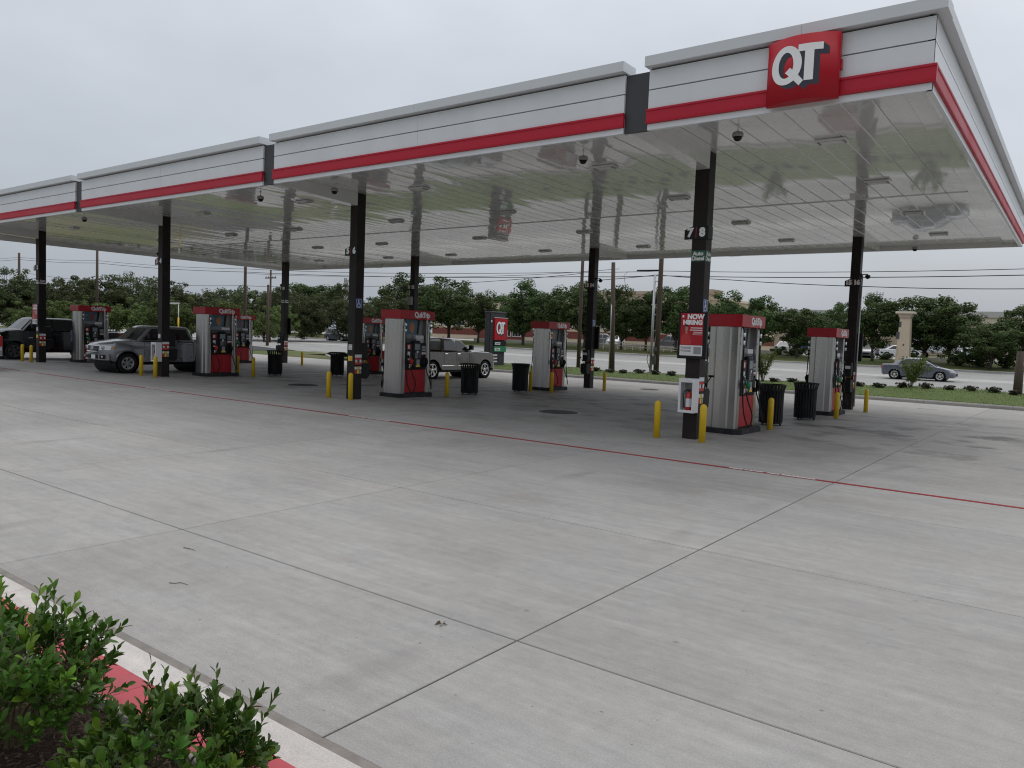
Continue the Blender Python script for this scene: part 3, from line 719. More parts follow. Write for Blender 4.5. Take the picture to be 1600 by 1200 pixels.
for cx, y, a, c2, r in cols:
    zb = lotz(y)
    t = thing('canopy_column', 'dark bronze square canopy post, the ' + cdesc(cx, r), 'column', (cx, y, zb), 0, 'columns carrying the canopy')
    b = B(); b.box(-h, h, -h, h, -.02, ZS - zb + .02, .008, 1); b.build('post', M_brown, t)
    # notices on the lane side
    b = B(); g = lambda u, z: (h + .004, u, z)
    b.use(M_paper); b.poly([g(-.13, 1.20), g(.13, 1.20), g(.13, 1.285), g(-.13, 1.285)])
    b.use(M_nred); b.poly([g(-.13, 1.0), g(.13, 1.0), g(.13, 1.19), g(-.13, 1.19)])
    plate_row(b, [M_paper, M_dkgrey, M_paper], -.11, 1.06, .08, .08, lambda u, z: (h + .007, u, z))
    plate_row(b, [M_paper, M_yelprint, M_paper], -.13, .86, .09, .08, g)
    plate_row(b, [M_nred, M_yelprint, M_grey], -.13, .74, .09, .11, g)
    b.build('notice_sticker', None, t)
    b = B(); g2 = lambda u, z: (u, -h - .004, z)
    if (cx, y) != (0, 0):
        b.use(M_paper); b.poly([g2(-.09, 1.42), g2(.06, 1.42), g2(.06, 1.57), g2(-.09, 1.57)])
        b.use(M_dkgrey)
        for k in range(3): b.poly([(-.07, -h - .007, 1.45 + k * .04), (.04, -h - .007, 1.45 + k * .04), (.04, -h - .007, 1.46 + k * .04), (-.07, -h - .007, 1.46 + k * .04)])
        b.use(M_yelprint); b.poly([g2(-.1, 1.1), g2(.08, 1.1), g2(.08, 1.24), g2(-.1, 1.24)])
        b.use(M_orange); b.poly([(-.03, -h - .007, 1.11), (.05, -h - .007, 1.11), (.05, -h - .007, 1.2), (-.03, -h - .007, 1.2)])
        b.build('pay_sticker', None, t)
    if r == 0 and cx in (0, -3 * A_) or (r == 1 and cx == -3 * A_):
        dz = 3.76 - zb if cx == 0 else 3.60
        for k, f in ((0, face_mY(0, -h - .004, dz)), (1, face_pX(h + .004, 0, dz))):
            b = B(); b.use(M_dgreen if cx == 0 else M_brown)
            q = .148
            if k == 0: b.poly([(-q, -h - .003, dz - .11), (q, -h - .003, dz - .11), (q, -h - .003, dz + .11), (-q, -h - .003, dz + .11)])
            else: b.poly([(h + .003, -q, dz - .11), (h + .003, q, dz - .11), (h + .003, q, dz + .11), (h + .003, -q, dz + .11)])
            b.use(M_letter)
            for s, o in (('Auto', .048), ('Diesel', -.052)):
                b.mesh_in(tmesh(s, .115, .0035, .95), f @ Matrix.Translation((0, o, .003)))
            b.build('diesel_decal', None, t)
    if cx == -2 * A_ and r == 1:
        b = B(); b.box(-.15, .10, -h - .16, -h, 3.45, 3.85, .006, 1); b.build('junction_box', M_grey, t)
    if cx == 0 and r == 1:
        b = B(); b.tube([(h + .035, .06, .1), (h + .035, .06, 4.6)], .028, 8); b.build('conduit', M_alum, t)
    if cx == -2 * A_ and r == 0:
        b = B(); b.box(-.25, -h, -.04, .10, 3.1, 3.55, .006, 1); b.box(-.21, -h, 0, .06, 3.6, 4.0); b.build('junction_box', M_grey, t)
    # number plate wrapped round the camera side
    n = thing('number_sign', 'black plate with white pump numbers on the ' + cdesc(cx, r), 'sign', (cx, y, zb), 0, 'pump number signs')
    z0, z1 = 4.10 - zb, 4.36 - zb; yf = -h - .035
    b = B(); b.prism([(-.31, z0), (.20, z0), (.20, z1), (-.15, z1), (-.31, z1 - .07)], 'y', -h - .03, -h - .002, .003)
    b.box(.17, .20, -h - .002, .06, z0, z1)
    b.build('plate', M_black, n)
    sz = .235
    for s, x in ((str(a), -.185), (str(c2), .075)):
        b = B(); b.mesh_in(tmesh(s, sz if len(s) < 2 else .215, .015, .92), face_mY(x, -h - .033, (z0 + z1) / 2)); b.build('digit', M_letter, n)
    b = B(); b.box(-.062, -.050, -h - .034, -h - .029, z0 + .02, z1 - .02); b.build('divider', M_nred, n)
# accessible signs
def access(cx, y, lab):
    zb = lotz(y)
    t = thing('accessible_sign', lab, 'sign', (cx + h, y - .02, zb + 2.75), 0, 'blue accessible signs')
    b = B(); b.use(M_blue); b.box(0, .006, -.115, .115, -.135, .135, .002, 1); b.use(M_letter)
    for u0, u1, w0, w1 in ((-.105, .105, .118, .125), (-.105, .105, -.125, -.118), (-.105, -.098, -.125, .125), (.098, .105, -.125, .125)): b.poly([(.0075, u0, w0), (.0075, u1, w0), (.0075, u1, w1), (.0075, u0, w1)])
    b.build('panel', None, t)
    b = B(); f = lambda u, w: (.008, u, w)
    k = 12; b.poly([f(-.02 + .022 * cos(2 * pi * i / k), .078 + .022 * sin(2 * pi * i / k)) for i in range(k)])
    for (u0, w0), (u1, w1), s in (((-.02, .05), (-.012, -.02), .011), ((-.017, .015), (.04, .015), .009), ((-.012, -.02), (.04, -.02), .011), ((.04, -.02), (.06, -.075), .011), ((.055, -.075), (.082, -.065), .008)):
        d = Vector((u1 - u0, w1 - w0)).normalized(); p = Vector((-d.y, d.x)) * s
        b.poly([f(u0 - p.x, w0 - p.y), f(u1 - p.x, w1 - p.y), f(u1 + p.x, w1 + p.y), f(u0 + p.x, w0 + p.y)])
    for i in range(14):
        a0, a1 = 2.1 + i * .3, 2.1 + (i + 1) * .3; c = (-.005, -.045)
        b.poly([f(c[0] + .05 * cos(a0), c[1] + .05 * sin(a0)), f(c[0] + .05 * cos(a1), c[1] + .05 * sin(a1)), f(c[0] + .064 * cos(a1), c[1] + .064 * sin(a1)), f(c[0] + .064 * cos(a0), c[1] + .064 * sin(a0))])
    b.build('symbol', M_letter, t)
access(0, 0, 'blue wheelchair sign above the hiring poster on the nearest column')
access(-A_, 0, 'blue wheelchair sign on the front column left of the middle pump')
access(-A_, Bc, 'small blue wheelchair sign on the rear column near the leaning pole')
# poster frames
def poster(cx, y, back, lab, detail=False):
    zb = lotz(y); sg_ = 1 if back else -1
    t = thing('poster_frame', lab, 'poster', (cx, y + sg_ * h, zb), pi if back else 0, 'framed posters on columns')
    b = B(); b.box(-.31, .31, -.10, 0, 1.66, 2.62, .012, 1); b.build('frame', M_black, t)
    b = B(); f = lambda u, w, o=0: (-.255 + .49 * u, -.102 - o, 1.725 + .865 * w)
    b.use(M_dispred); b.poly([f(0, .25), f(1, .25), f(1, 1), f(0, 1)])
    b.use(M_paper); b.poly([f(0, 0), f(1, 0), f(1, .245), f(0, .245)])
    # a man in a red shirt from the chest up, printed flat
    b.use(M_extred); b.poly([f(.04, .26, .002), f(.50, .26, .002), f(.49, .40, .002), f(.40, .50, .002), f(.32, .535, .002), f(.22, .535, .002), f(.12, .50, .002), f(.04, .42, .002)])
    b.use(M_skin); b.poly([f(.23, .52, .003), f(.32, .52, .003), f(.31, .57, .003), f(.24, .57, .003)])
    k = 14; b.poly([f(.275 + .065 * cos(2 * pi * i / k), .64 + .085 * sin(2 * pi * i / k), .004) for i in range(k)])
    b.use(M_hair); b.poly([f(.275 + .070 * cos(pi * i / 8), .685 + .055 * sin(pi * i / 8), .005) for i in range(9)])
    b.use(M_letter)
    b.mesh_in(tmesh('NOW', .135, .008, 1.0), face_mY(.065, -.104, 1.725 + .865 * .915))
    b.mesh_in(tmesh('HIRING', .125, .008, 1.0), face_mY(0.005, -.104, 1.725 + .865 * .78))
    for i, (u0, u1, w, s) in enumerate(((.45, .97, .665, .018), (.42, .97, .615, .018), (.58, .97, .565, .013), (.55, .97, .53, .006), (.55, .97, .50, .006))):
        b.poly([f(u0, w - s, .002), f(u1, w - s, .002), f(u1, w, .002), f(u0, w, .002)])
    b.use(M_nred)
    for w in (.17, .10): b.poly([f(.05, w, .001), f(.09, w, .001), f(.09, w + .04, .001), f(.05, w + .04, .001)])
    b.use(M_dkgrey)
    for w in (.19, .165, .12, .095): b.poly([f(.12, w, .001), f(.50, w, .001), f(.50, w + .012, .001), f(.12, w + .012, .001)])
    b.use(M_grey); b.poly([f(.62, .04, .001), f(.95, .04, .001), f(.95, .21, .001), f(.62, .21, .001)])
    b.use(M_letter); b.poly([f(.06, .90, .003), f(.14, .90, .003), f(.14, .95, .003), f(.06, .95, .003)])
    b.build('printed_sheet', None, t)
poster(0, 0, False, 'framed red NOW HIRING poster on the column nearest the camera')
poster(-3 * A_, 0, False, 'framed red poster on the leftmost column, in front of the black pickup')
poster(0, Bc, True, 'black poster frame seen edge on behind the rear right column')
poster(-A_, Bc, True, 'black poster frame seen edge on behind the rear column near the leaning pole')
poster(-3 * A_, Bc, True, 'black poster frame seen edge on behind the rear left column')
# extinguisher cabinets
def cabinet(cx, y, l1, l2):
    zb = lotz(y)
    t = thing('extinguisher_cabinet', l1, 'cabinet', (cx, y - h, zb + .56), 0, 'white extinguisher cabinets')
    b = B()
    for x0, x1, z0, z1 in ((-.17, -.15, 0, .70), (.15, .17, 0, .70), (-.15, .15, 0, .02), (-.15, .15, .68, .70)): b.box(x0, x1, -.22, 0, z0, z1)
    b.box(-.15, .15, -.02, -.002, .02, .68); b.build('case', M_paper, t)
    b = B()
    for x0, x1, z0, z1 in ((-.17, -.125, 0, .70), (.125, .17, 0, .70), (-.125, .125, 0, .055), (-.125, .125, .62, .70)): b.box(x0, x1, -.235, -.222, z0, z1)
    b.box(.05, .09, -.245, -.236, .65, .67); b.build('door_frame', M_paper, t)
    b = B(); b.box(-.125, .125, -.022, -.021, .055, .62); b.build('back_panel', M_clear, t)
    e = thing('fire_extinguisher', l2, 'extinguisher', (cx + .015, y - h - .12, zb + .58), 0, 'fire extinguishers in cabinets')
    b = B(); b.lathe([(.058, 0), (.066, .012), (.066, .33), (.05, .375), (.022, .395), (.022, .41)], n=16); b.build('cylinder', M_extred, e)
    b = B(); b.lathe([(.0667, .10), (.0667, .27)], n=16, caps=False); b.build('label_band', M_paper, e)
    b = B(); b.box(-.02, .02, -.02, .02, .41, .44); b.box(-.07, .02, -.012, .012, .45, .462); b.box(-.06, .02, -.01, .01, .425, .437); b.build('valve', M_black, e)
    b = B(); b.tube([(-.02, 0, .43), (-.09, -.02, .42), (-.115, -.03, .34), (-.10, -.03, .18), (-.09, -.03, .07)], .010, 7); b.build('hose', M_black, e)
cabinet(0, 0, 'white cabinet with a fire extinguisher on the column nearest the camera', 'red fire extinguisher in the cabinet nearest the camera')
cabinet(-2 * A_, 0, 'white extinguisher cabinet on the column beside the silver pickup', 'red fire extinguisher in the cabinet beside the silver pickup')
# windshield service units: towel box over a squeegee bucket
sv = thing('service_unit', 'x', 'service unit')
b = B(); b.box(-.13, .13, .01, .24, 1.13, 1.62, .03, 2); b.build('towel_box', M_black, sv)
b = B(); b.box(-.10, .10, .242, .246, 1.40, 1.5); b.build('towel_slot', M_paper, sv)
b = B(); b.prism([(.01, .62), (.20, .58), (.30, .66), (.33, .98), (.28, 1.04), (.01, 1.04)], 'x', -.15, .15, .012); b.build('bucket', M_black, sv)
b = B(); b.tube([(.05, .16, 1.0), (.16, .34, 1.30)], .012, 7); b.box(.10, .22, .32, .36, 1.28, 1.32); b.build('squeegee', M_black, sv)
first = True
for cx, y, a, c2, r in cols:
    if cx == -2 * A_ and r == 1: continue
    loc = (cx, y + (h if r == 0 else -h), lotz(y)); rz = 0 if r == 0 else pi
    lab = 'black towel and squeegee unit on the ' + cdesc(cx, r)
    if first: sv.location = loc; sv.rotation_euler = (0, 0, rz); tag(sv, lab, 'service unit', 'windshield service units'); first = False
    else: dup(sv, loc, rz, lab, 'windshield service units')
# bracket cameras on columns
bc = thing('bracket_camera', 'x', 'camera')
b = B(); b.box(0, .02, -.05, .05, -.06, .06); b.tube([(.02, 0, .02), (.20, 0, .02), (.22, 0, 0)], .018, 7); b.build('arm', M_blackm, bc)
b = B(); b.lathe([(.03, .0), (.085, -.02), (.085, -.07), (.06, -.12), (.005, -.145)], (.22, 0, 0), 'z', 14); b.build('dome', M_black, bc)
for i, (x, y, rz, lab) in enumerate(((h, Bc, 0, 'black dome camera on an arm right of the rear right column'), (-A_ + h, Bc, 0, 'black dome camera on an arm on the rear column near the leaning pole'), (-3 * A_ - h, Bc, pi, 'black dome camera on an arm left of the rear left column'), (-2 * A_ - h, 0, pi, 'black dome camera on an arm on the column beside the silver pickup'))):
    loc = (x, y, 4.50 - (.0 if y else -.08))
    if i == 0: bc.location = loc; tag(bc, lab, 'camera', 'bracket cameras on columns')
    else: dup(bc, loc, rz, lab, 'bracket cameras on columns')

# ------------------------------------------------------------------ fuel dispensers
def catmull(p, n=6):
    p = [Vector(q) for q in p]; P = [p[0]] + p + [p[-1]]; o = []
    for i in range(1, len(P) - 2):
        for k in range(n):
            t = k / n; a, b_, c, d = P[i - 1], P[i], P[i + 1], P[i + 2]
            o.append(.5 * ((2 * b_) + (c - a) * t + (2 * a - 5 * b_ + 4 * c - d) * t * t + (3 * b_ - a - 3 * c + d) * t ** 3))
    o.append(p[-1]); return o
qk = tmesh('QuikTrip', .215, .0105, .84)
def dispenser(noz, adm, label):
    t = thing('fuel_dispenser', label, 'fuel pump', (0, 0, 0), 0, 'fuel dispensers on the islands')
    b = B(); b.prism([(-.50, -.62), (-.36, -.79), (.36, -.79), (.50, -.62), (.50, .62), (.36, .79), (-.36, .79), (-.50, .62)], 'z', -.03, .125, .02); b.build('plinth', M_plinth, t)
    pe = [(.35, -.45), (.35, -.615), (.32, -.668), (.195, -.674), (.19, -.668), (.182, -.668), (.150, -.706), (.0, -.712), (-.150, -.706), (-.182, -.668), (-.19, -.668), (-.195, -.674), (-.32, -.668), (-.35, -.615), (-.35, -.45)]
    for s in (-1, 1):
        b = B(); pp = [(x, y * -s if s > 0 else y) for x, y in pe]
        if s > 0: pp = pp[::-1]
        b.prism(pp, 'z', .125, 2.40); b.build('end_panel', M_steel, t)
    b = B(); b.box(-.30, .30, -.448, .448, .125, 1.80); b.build('core', M_dkgrey, t)
    b = B(); b.box(-.19, .19, -.448, .448, 1.80, 2.40); b.build('upper_panel', M_grey, t)
    for s in (-1, 1):
        X = lambda v: s * v
        def bx(b, x0, x1, *q, bev=0): b.box(min(X(x0), X(x1)), max(X(x0), X(x1)), *q, bev)
        b = B()
        for y0, y1 in ((-.446, -.004), (.004, .446)): bx(b, .30, .352, y0, y1, .15, .845, bev=.008)
        b.build('lower_door', M_dispred, t)
        b = B(); bx(b, .29, .375, -.45, .45, .85, 1.66, bev=.025)
        bx(b, .30, .41, -.16 , .17, .88, 1.74, bev=.045); b.build('pump_head', M_black, t)
        b = B(); bx(b, .41, .414, -.10, .12, 1.46, 1.64); b.build('display', M_lcd, t)
        b = B(); f = lambda u, z, o=.418: (X(o), u * s, z)
        b.use(M_grey)
        for r_ in range(4):
            for c_ in range(3): bx(b, .412, .418, *sorted((s * (-.08 + c_ * .045), s * (-.045 + c_ * .045))), 1.20 + r_ * .045, 1.235 + r_ * .045)
        b.build('keypad', None, t)
        b = B(); bx(b, .41, .428, *sorted((s * .07, s * .15)), 1.2, 1.42, bev=.006); b.build('card_reader', M_dkgrey, t)
        b = B()
        def q_(m, u0, u1, z0, z1, o=.379): b.use(m); b.poly([f(u0, z0, o), f(u1, z0, o), f(u1, z1, o), f(u0, z1, o)])
        q_(M_nred, -.40, -.24, 1.47, 1.62); q_(M_paper, -.37, -.30, 1.49, 1.60, .382); q_(M_paper, -.38, -.27, 1.30, 1.40)
        q_(M_paper, -.36, -.29, 1.14, 1.19); q_(M_grey, .24, .41, 1.50, 1.58); q_(M_paper, .24, .42, 1.30, 1.38); q_(M_nred, .25, .41, 1.305, 1.33, .382)
        q_(M_grey, .24, .42, 1.42, 1.48); q_(M_paper, -.02, .06, 1.36, 1.43, .416); q_(M_yelprint, -.04, .14, .93, .99, .416); q_(M_grey, -.02, .12, 1.02, 1.16, .416)
        q_(M_yelprint, -.33, -.27, .90, 1.0); q_(M_orange, -.24, -.19, .92, 1.08); q_(M_paper, .0, .1, 1.0, 1.03, .418)
        b.build('decal', None, t)
        # advert above the head, blank card beside it
        b = B(); b.use(adm[0]); b.poly([f(-.42, 1.93, .197), f(.22, 1.93, .197), f(.22, 2.36, .197), f(-.42, 2.36, .197)])
        b.use(adm[1]); rr = random.Random(3)
        k = 11; b.poly([f(-.02 + (.09 + .03 * rr.random()) * cos(2 * pi * i / k), 2.14 + (.15 + .04 * rr.random()) * sin(2 * pi * i / k), .199) for i in range(k)])
        b.use(M_grey); b.poly([f(-.36, 2.24, .199), f(-.20, 2.24, .199), f(-.20, 2.27, .199), f(-.36, 2.27, .199)]); b.poly([f(-.36, 2.17, .199), f(-.24, 2.17, .199), f(-.24, 2.20, .199), f(-.36, 2.20, .199)])
        b.use(M_black); b.poly([f(.17, 1.93, .20), f(.25, 1.93, .20), f(.31, 2.37, .20), f(.22, 2.37, .20)])
        b.build('advert_panel', None, t)
        b = B(); bx(b, .19, .30, *sorted((s * .06, s * .40)), 1.665, 1.90, bev=.01); b.build('card_holder', M_paper, t)
        # nozzles in their boots
        for u, m in ((-.30, noz), (.36, M_black)):
            b = B(); bx(b, .375, .43, *sorted((s * (u - .055), s * (u + .055))), .92, 1.02, bev=.01)
            b.tube([(X(.40), s * u, 1.22), (X(.46), s * (u + .01), 1.14), (X(.45), s * (u + .02), 1.02), (X(.43), s * (u + .025), .93)], [.02, .032, .036, .026], 9)
            b.tube([(X(.40), s * u, 1.24), (X(.37), s * u, 1.32)], .014, 8)
            nz_ = b.build('nozzle', M_black if m is M_black else M_chrome, t)
            b = B(); b.tube([(X(.455), s * (u + .008), 1.20), (X(.478), s * (u + .012), 1.12), (X(.468), s * (u + .02), 1.02)], [.03, .05, .038], 10); b.box(min(X(.43), X(.50)), max(X(.43), X(.50)), s * u - .045, s * u + .06, 1.06, 1.15, .012, 1); b.build('nozzle_guard', m, nz_)
            # breakaway and hose looping from the header down and up to the nozzle
            uo = -.50 if u < 0 else .56
            b = B(); b.lathe([(.018, 1.98), (.028, 2.0), (.028, 2.07), (.02, 2.09)], (X(.40), s * uo, 0), 'z', 10); b.lathe([(.02, 2.16), (.03, 2.18), (.03, 2.25), (.018, 2.27)], (X(.40), s * uo, 0), 'z', 10); b.build('hose_fitting', M_chrome, t)
            pth = catmull([(X(.36), s * uo, 2.40), (X(.40), s * uo, 2.2), (X(.405), s * uo, 1.7), (X(.42), s * (uo + .02), 1.0), (X(.47), s * (uo + .05), .45), (X(.56), s * ((uo + u) / 2 + .05), .17 if u < 0 else .24), (X(.56), s * (u + .12), .42), (X(.47), s * (u + .05), .75), (X(.43), s * (u + .025), .93)])
            b = B(); b.tube(pth, .0155, 8); b.build('hose', M_rubber, t)
    hd = B(); hd.box(-.43, .43, -.745, .745, 2.385, 2.66, .014, 2); hdo = hd.build('header', M_dispred, t)
    for s, f in ((1, face_pX(.432, .17, 2.525)), (-1, face_mX(-.432, -.17, 2.525))):
        b = B(); b.mesh_in(qk, f); b.build('lettering', M_letter, hdo)
    return t
dsl = dispenser(M_grn, (M_adblue, M_adred), 'x'); gas = dispenser(M_nred, (M_adblue, M_adorange), 'x')
for o, zz in ((dsl, 0), (gas, 0)): pass
posn = []
for i, cx in enumerate(CX):
    for r in (0, 1):
        y = 2.15 if r == 0 else 10.05
        proto = dsl if i in (0, 3) else gas
        ln = ('with green nozzles' if proto is dsl else 'with red nozzles')
        who = (('beside the hiring poster column', 'in front of the rear right column'), ('in the middle front, before the taupe pickup', 'at the rear, right of the price sign'), ('behind the silver pickup', 'mostly hidden behind the middle front pump'), ('beside the black pickup', 'at the rear, left of the broad oak'))[i][r]
        posn.append((proto, cx, y, 'steel fuel pump %s, %s' % (ln, who)))
used = set()
for proto, cx, y, lab in posn:
    loc = (cx, y, lotz(y))
    if proto not in used:
        used.add(proto); proto.location = loc; proto['label'] = lab; proto.rotation_euler = (-.0 if y < 3 else 0, 0, 0)
    else: dup(proto, loc, 0, lab)
# ------------------------------------------------------------------ litter bins of black steel slats
bn = thing('litter_bin', 'x', 'trash can')
b = B(); b.lathe([(.26, .05), (.265, .06), (.265, .86), (.25, .86), (.25, .06)], n=24, caps=False); b.lathe([(.25, .055), (.01, .055)], n=24, caps=False); b.build('liner', M_black, bn)
n = 24
b = B(); b.box(-.030, .030, -.008, .008, .06, .84)
prof = [(.292, .06), (.294, .5), (.298, .82), (.312, .93), (.342, 1.02)]
b = B(); w = .024
for (r0, z0), (r1, z1) in zip(prof, prof[1:]):
    b.poly([(r0, -w, z0), (r0, w, z0), (r1, w, z1), (r1, -w, z1)], True); b.poly([(r0 - .009, w, z0), (r0 - .009, -w, z0), (r1 - .009, -w, z1), (r1 - .009, w, z1)], True)
    b.poly([(r0, w, z0), (r0 - .009, w, z0), (r1 - .009, w, z1), (r1, w, z1)]); b.poly([(r0 - .009, -w, z0), (r0, -w, z0), (r1, -w, z1), (r1 - .009, -w, z1)])
me = b.mesh('slat'); me.materials.append(M_blackm)
for k in range(n): o = link('slat', me, bn); o.rotation_euler = (0, 0, 2 * pi * k / n)
for r_, z, rr in ((.340, 1.025, .016), (.284, .075, .014), (.290, .86, .010)):
    b = B(); b.tube([(r_ * cos(2 * pi * k / 28), r_ * sin(2 * pi * k / 28), z) for k in range(29)], rr, 7, False); b.build('ring', M_blackm, bn)
b = B()
for k in range(3): b.lathe([(.025, 0), (.03, .01), (.02, .06)], (.25 * cos(2.09 * k), .25 * sin(2.09 * k), 0), n=8)
b.build('foot', M_blackm, bn)
bins = [(.12, 4.62, 'black slatted trash can just behind the pump nearest the camera'), (.24, 7.18, 'black slatted trash can in front of the rear right pump'), (-10.06, 4.78, 'black slatted trash can covering the front of the taupe pickup'), (-10.12, 7.75, 'black slatted trash can below the price sign, left of a pump'),
        (-20.6, 4.72, 'black slatted trash can just left of the rear left column'), (-19.80, 7.36, 'black slatted trash can left of the front column by the middle pump')]
for i, (x, y, lab) in enumerate(bins):
    loc = (x, y, lotz(y))
    if i == 0: bn.location = loc; tag(bn, lab, 'trash can', 'black litter bins under the canopy')
    else: dup(bn, loc, .1 * i, lab, 'black litter bins under the canopy')
# ------------------------------------------------------------------ bollards
b = B(); b.lathe([(.068, -.05), (.068, .70), (.06, .735), (.04, .76), (.012, .772), (.001, .773)], n=16); bme = b.mesh('bollard'); bme.materials.append(M_yellow)
bl = [(-.56, -.50, 'yellow bollard left of the extinguisher column'), (.41, -.44, 'yellow bollard right in front of the extinguisher column'),
      (.54, 3.30, 'yellow bollard at the right rear corner of the nearest pump'), (.74, 8.58, 'yellow bollard at the front corner of the rear right pump'), (.74, 12.36, 'yellow bollard right of the rear right column'),
      (-11.07, -.38, 'yellow bollard left of the front column by the middle pump'), (-10.22, -.30, 'yellow bollard right in front of the column by the middle pump'), (-9.83, 3.38, 'yellow bollard left of the trash can by the taupe pickup'),
      (-9.36, 8.7, 'yellow bollard in front of the pump right of the price sign'), (-10.15, 8.45, 'yellow bollard right of the trash can below the price sign'), (-9.0, 11.98, 'yellow bollard right of the rear column near the leaning pole'),
      (-21.55, -.46, 'yellow bollard in front of the silver pickup door'), (-20.44, -.52, 'yellow bollard in front of the column beside the silver pickup'), (-19.97, 3.24, 'yellow bollard left of the trash can by the rear left column'), (-21.2, 3.35, 'yellow bollard close behind the pump behind the silver pickup'),
      (-32.16, -.42, 'leftmost yellow bollard in front of the black pickup wheel'), (-31.32, -.38, 'yellow bollard left of the column with the red poster, in front of the black pickup'),
      (-28.43, 12.2, 'yellow bollard right of the rear left column'), (-19.3, 8.55, 'yellow bollard at the pump hidden behind the middle pump')]
for x, y, lab in bl:
    o = link('bollard', bme, None, (x, y, lotz(y))); tag(o, lab, 'bollard', 'yellow bollards around the pumps')

# ------------------------------------------------------------------ vehicles
def lerp(a, b, t): return a + (b - a) * t
def arc(cx, cz, r, z0):
    """wheel arch from the rear foot over the top to the front foot (x rising)"""
    a0 = math.asin(max(-1, min(1, (z0 - cz) / r))); n = 12
    return [(cx - r * cos(a0 + (pi - 2 * a0) * k / n), cz + r * sin(a0 + (pi - 2 * a0) * k / n)) for k in range(n + 1)]
def wheel(root, x, y, r, w, rimr, spokes, m_rim, side):
    b = B(); k = r - rimr
    prof = [(rimr, -w / 2 + .015), (rimr + k * .25, -w / 2), (r - .05, -w / 2), (r - .012, -w / 2 + .03), (r, -w / 2 + .055), (r, w / 2 - .055), (r - .012, w / 2 - .03), (r - .05, w / 2), (rimr + k * .25, w / 2), (rimr, w / 2 - .015)]
    b.lathe(prof, (0, 0, 0), 'y', 26, True, False)
    for q in range(26):
        a = 2 * pi * q / 26; b.box(r * cos(a) - .012, r * cos(a) + .012, -w / 2 + .03, w / 2 - .03, r * sin(a) - .008, r * sin(a) + .008)
    o = b.build('wheel', M_rubber, root, (x, y, r))
    b = B(); b.use(M_black); b.lathe([(rimr + .003, 0), (.01, 0)], (0, side * w * .12, 0), 'y', 22, False, False)
    b.use(m_rim); b.lathe([(rimr + .004, side * (w / 2 - .012)), (rimr - .02, side * (w / 2 - .004)), (rimr - .035, side * (w / 2 - .03)), (rimr - .035, side * w * .1)], (0, 0, 0), 'y', 26, True, False)
    b.lathe([(.075, side * w * .1), (.075, side * (w / 2 - .035)), (.05, side * (w / 2 - .02)), (.005, side * (w / 2 - .02))], (0, 0, 0), 'y', 14, True, False)
    y0 = side * (w / 2 - .05); y1 = side * (w / 2 - .018)
    for q in range(spokes):
        a = 2 * pi * q / spokes + .3
        for da in (-.13, .13):
            d = Vector((cos(a + da), 0, sin(a + da))); t = Vector((-sin(a + da), 0, cos(a + da)))
            p = [d * .06 - t * .025, d * (rimr - .02) - t * .028, d * (rimr - .02) + t * .028, d * .06 + t * .025]
            b.poly([(v.x, y1, v.z) for v in p])
            for i in range(4): u, v = p[i], p[(i + 1) % 4]; b.poly([(u.x, y0, u.z), (v.x, y0, v.z), (v.x, y1, v.z), (u.x, y1, u.z)])
    b.build('rim', None, o)
    return o
TT = [-1, -.985, -.94, -.84, -.55, 0, .55, .84, .94, .985, 1]
def body_shell(outline, hw, belt, fr, rr, tr, kz, xf, xr):
    b = B(); rows = []
    for t in TT:
        row = []; e = max(0, (abs(t) - .55) / .45)
        for x, z in outline:
            zz = z; xx = x
            if z > belt - .12: zz = z - tr * e ** 3
            if x > xf - .55: xx = x - fr * abs(t) ** 4 * sm(xf - .55, xf, x)
            if x < xr + .35: xx = x + rr * abs(t) ** 6 * sm(-(xr + .35), -xr, -x)
            tt = t
            row.append(b.bm.verts.new((xx, hw * tt * (1 - kz * (z - .6)), zz)))
        rows.append(row)
    n = len(outline)
    for A, C in zip(rows, rows[1:]):
        for i in range(n): b._f([A[i], A[(i + 1) % n], C[(i + 1) % n], C[i]], True)
    for row in (rows[0], rows[-1]):
        f = b._f(row)
    return b
def finish_smooth(o, ang=38):
    for p in o.data.polygons: p.use_smooth = True
    o.data.set_sharp_from_angle(angle=radians(ang))
def cabin(P):
    b = B(); rings = []
    for fz, ins in ((0, 0), (.3, 0), (.62, 0), (.84, 0), (.92, .03), (.97, .085), (1.0, .2)):
        xr_, xw = lerp(P['cr_b'], P['cr_t'], min(fz, .9)), lerp(P['cw_b'], P['cw_t'], min(fz, .9)); yy = lerp(P['yb'], P['yt'], min(fz, .9)) - ins
        xr_ += ins * .7; xw -= ins * .9; c = .07
        z = lerp(P['belt'] - .03, P['roof'], fz)
        pts = [(xr_, -yy + c), (xr_ + c, -yy), (xw - c * 1.6, -yy), (xw, -yy + c * 2.4), (xw + .03, 0), (xw, yy - c * 2.4), (xw - c * 1.6, yy), (xr_ + c, yy), (xr_, yy - c)]
        rings.append([b.bm.verts.new((x, y, z)) for x, y in pts])
    for A, C in zip(rings, rings[1:]):
        for k in range(9): b._f([A[k], A[(k + 1) % 9], C[(k + 1) % 9], C[k]], True)
    b._f(rings[-1], True)
    return b
def win(b, P, pts, side, off=.007):
    """side window: pts (x, fraction of greenhouse height)"""
    q = []
    for x, f in pts: q.append((x, side * (lerp(P['yb'], P['yt'], f) + off), lerp(P['belt'] - .03, P['roof'], f)))
    b.poly(q)
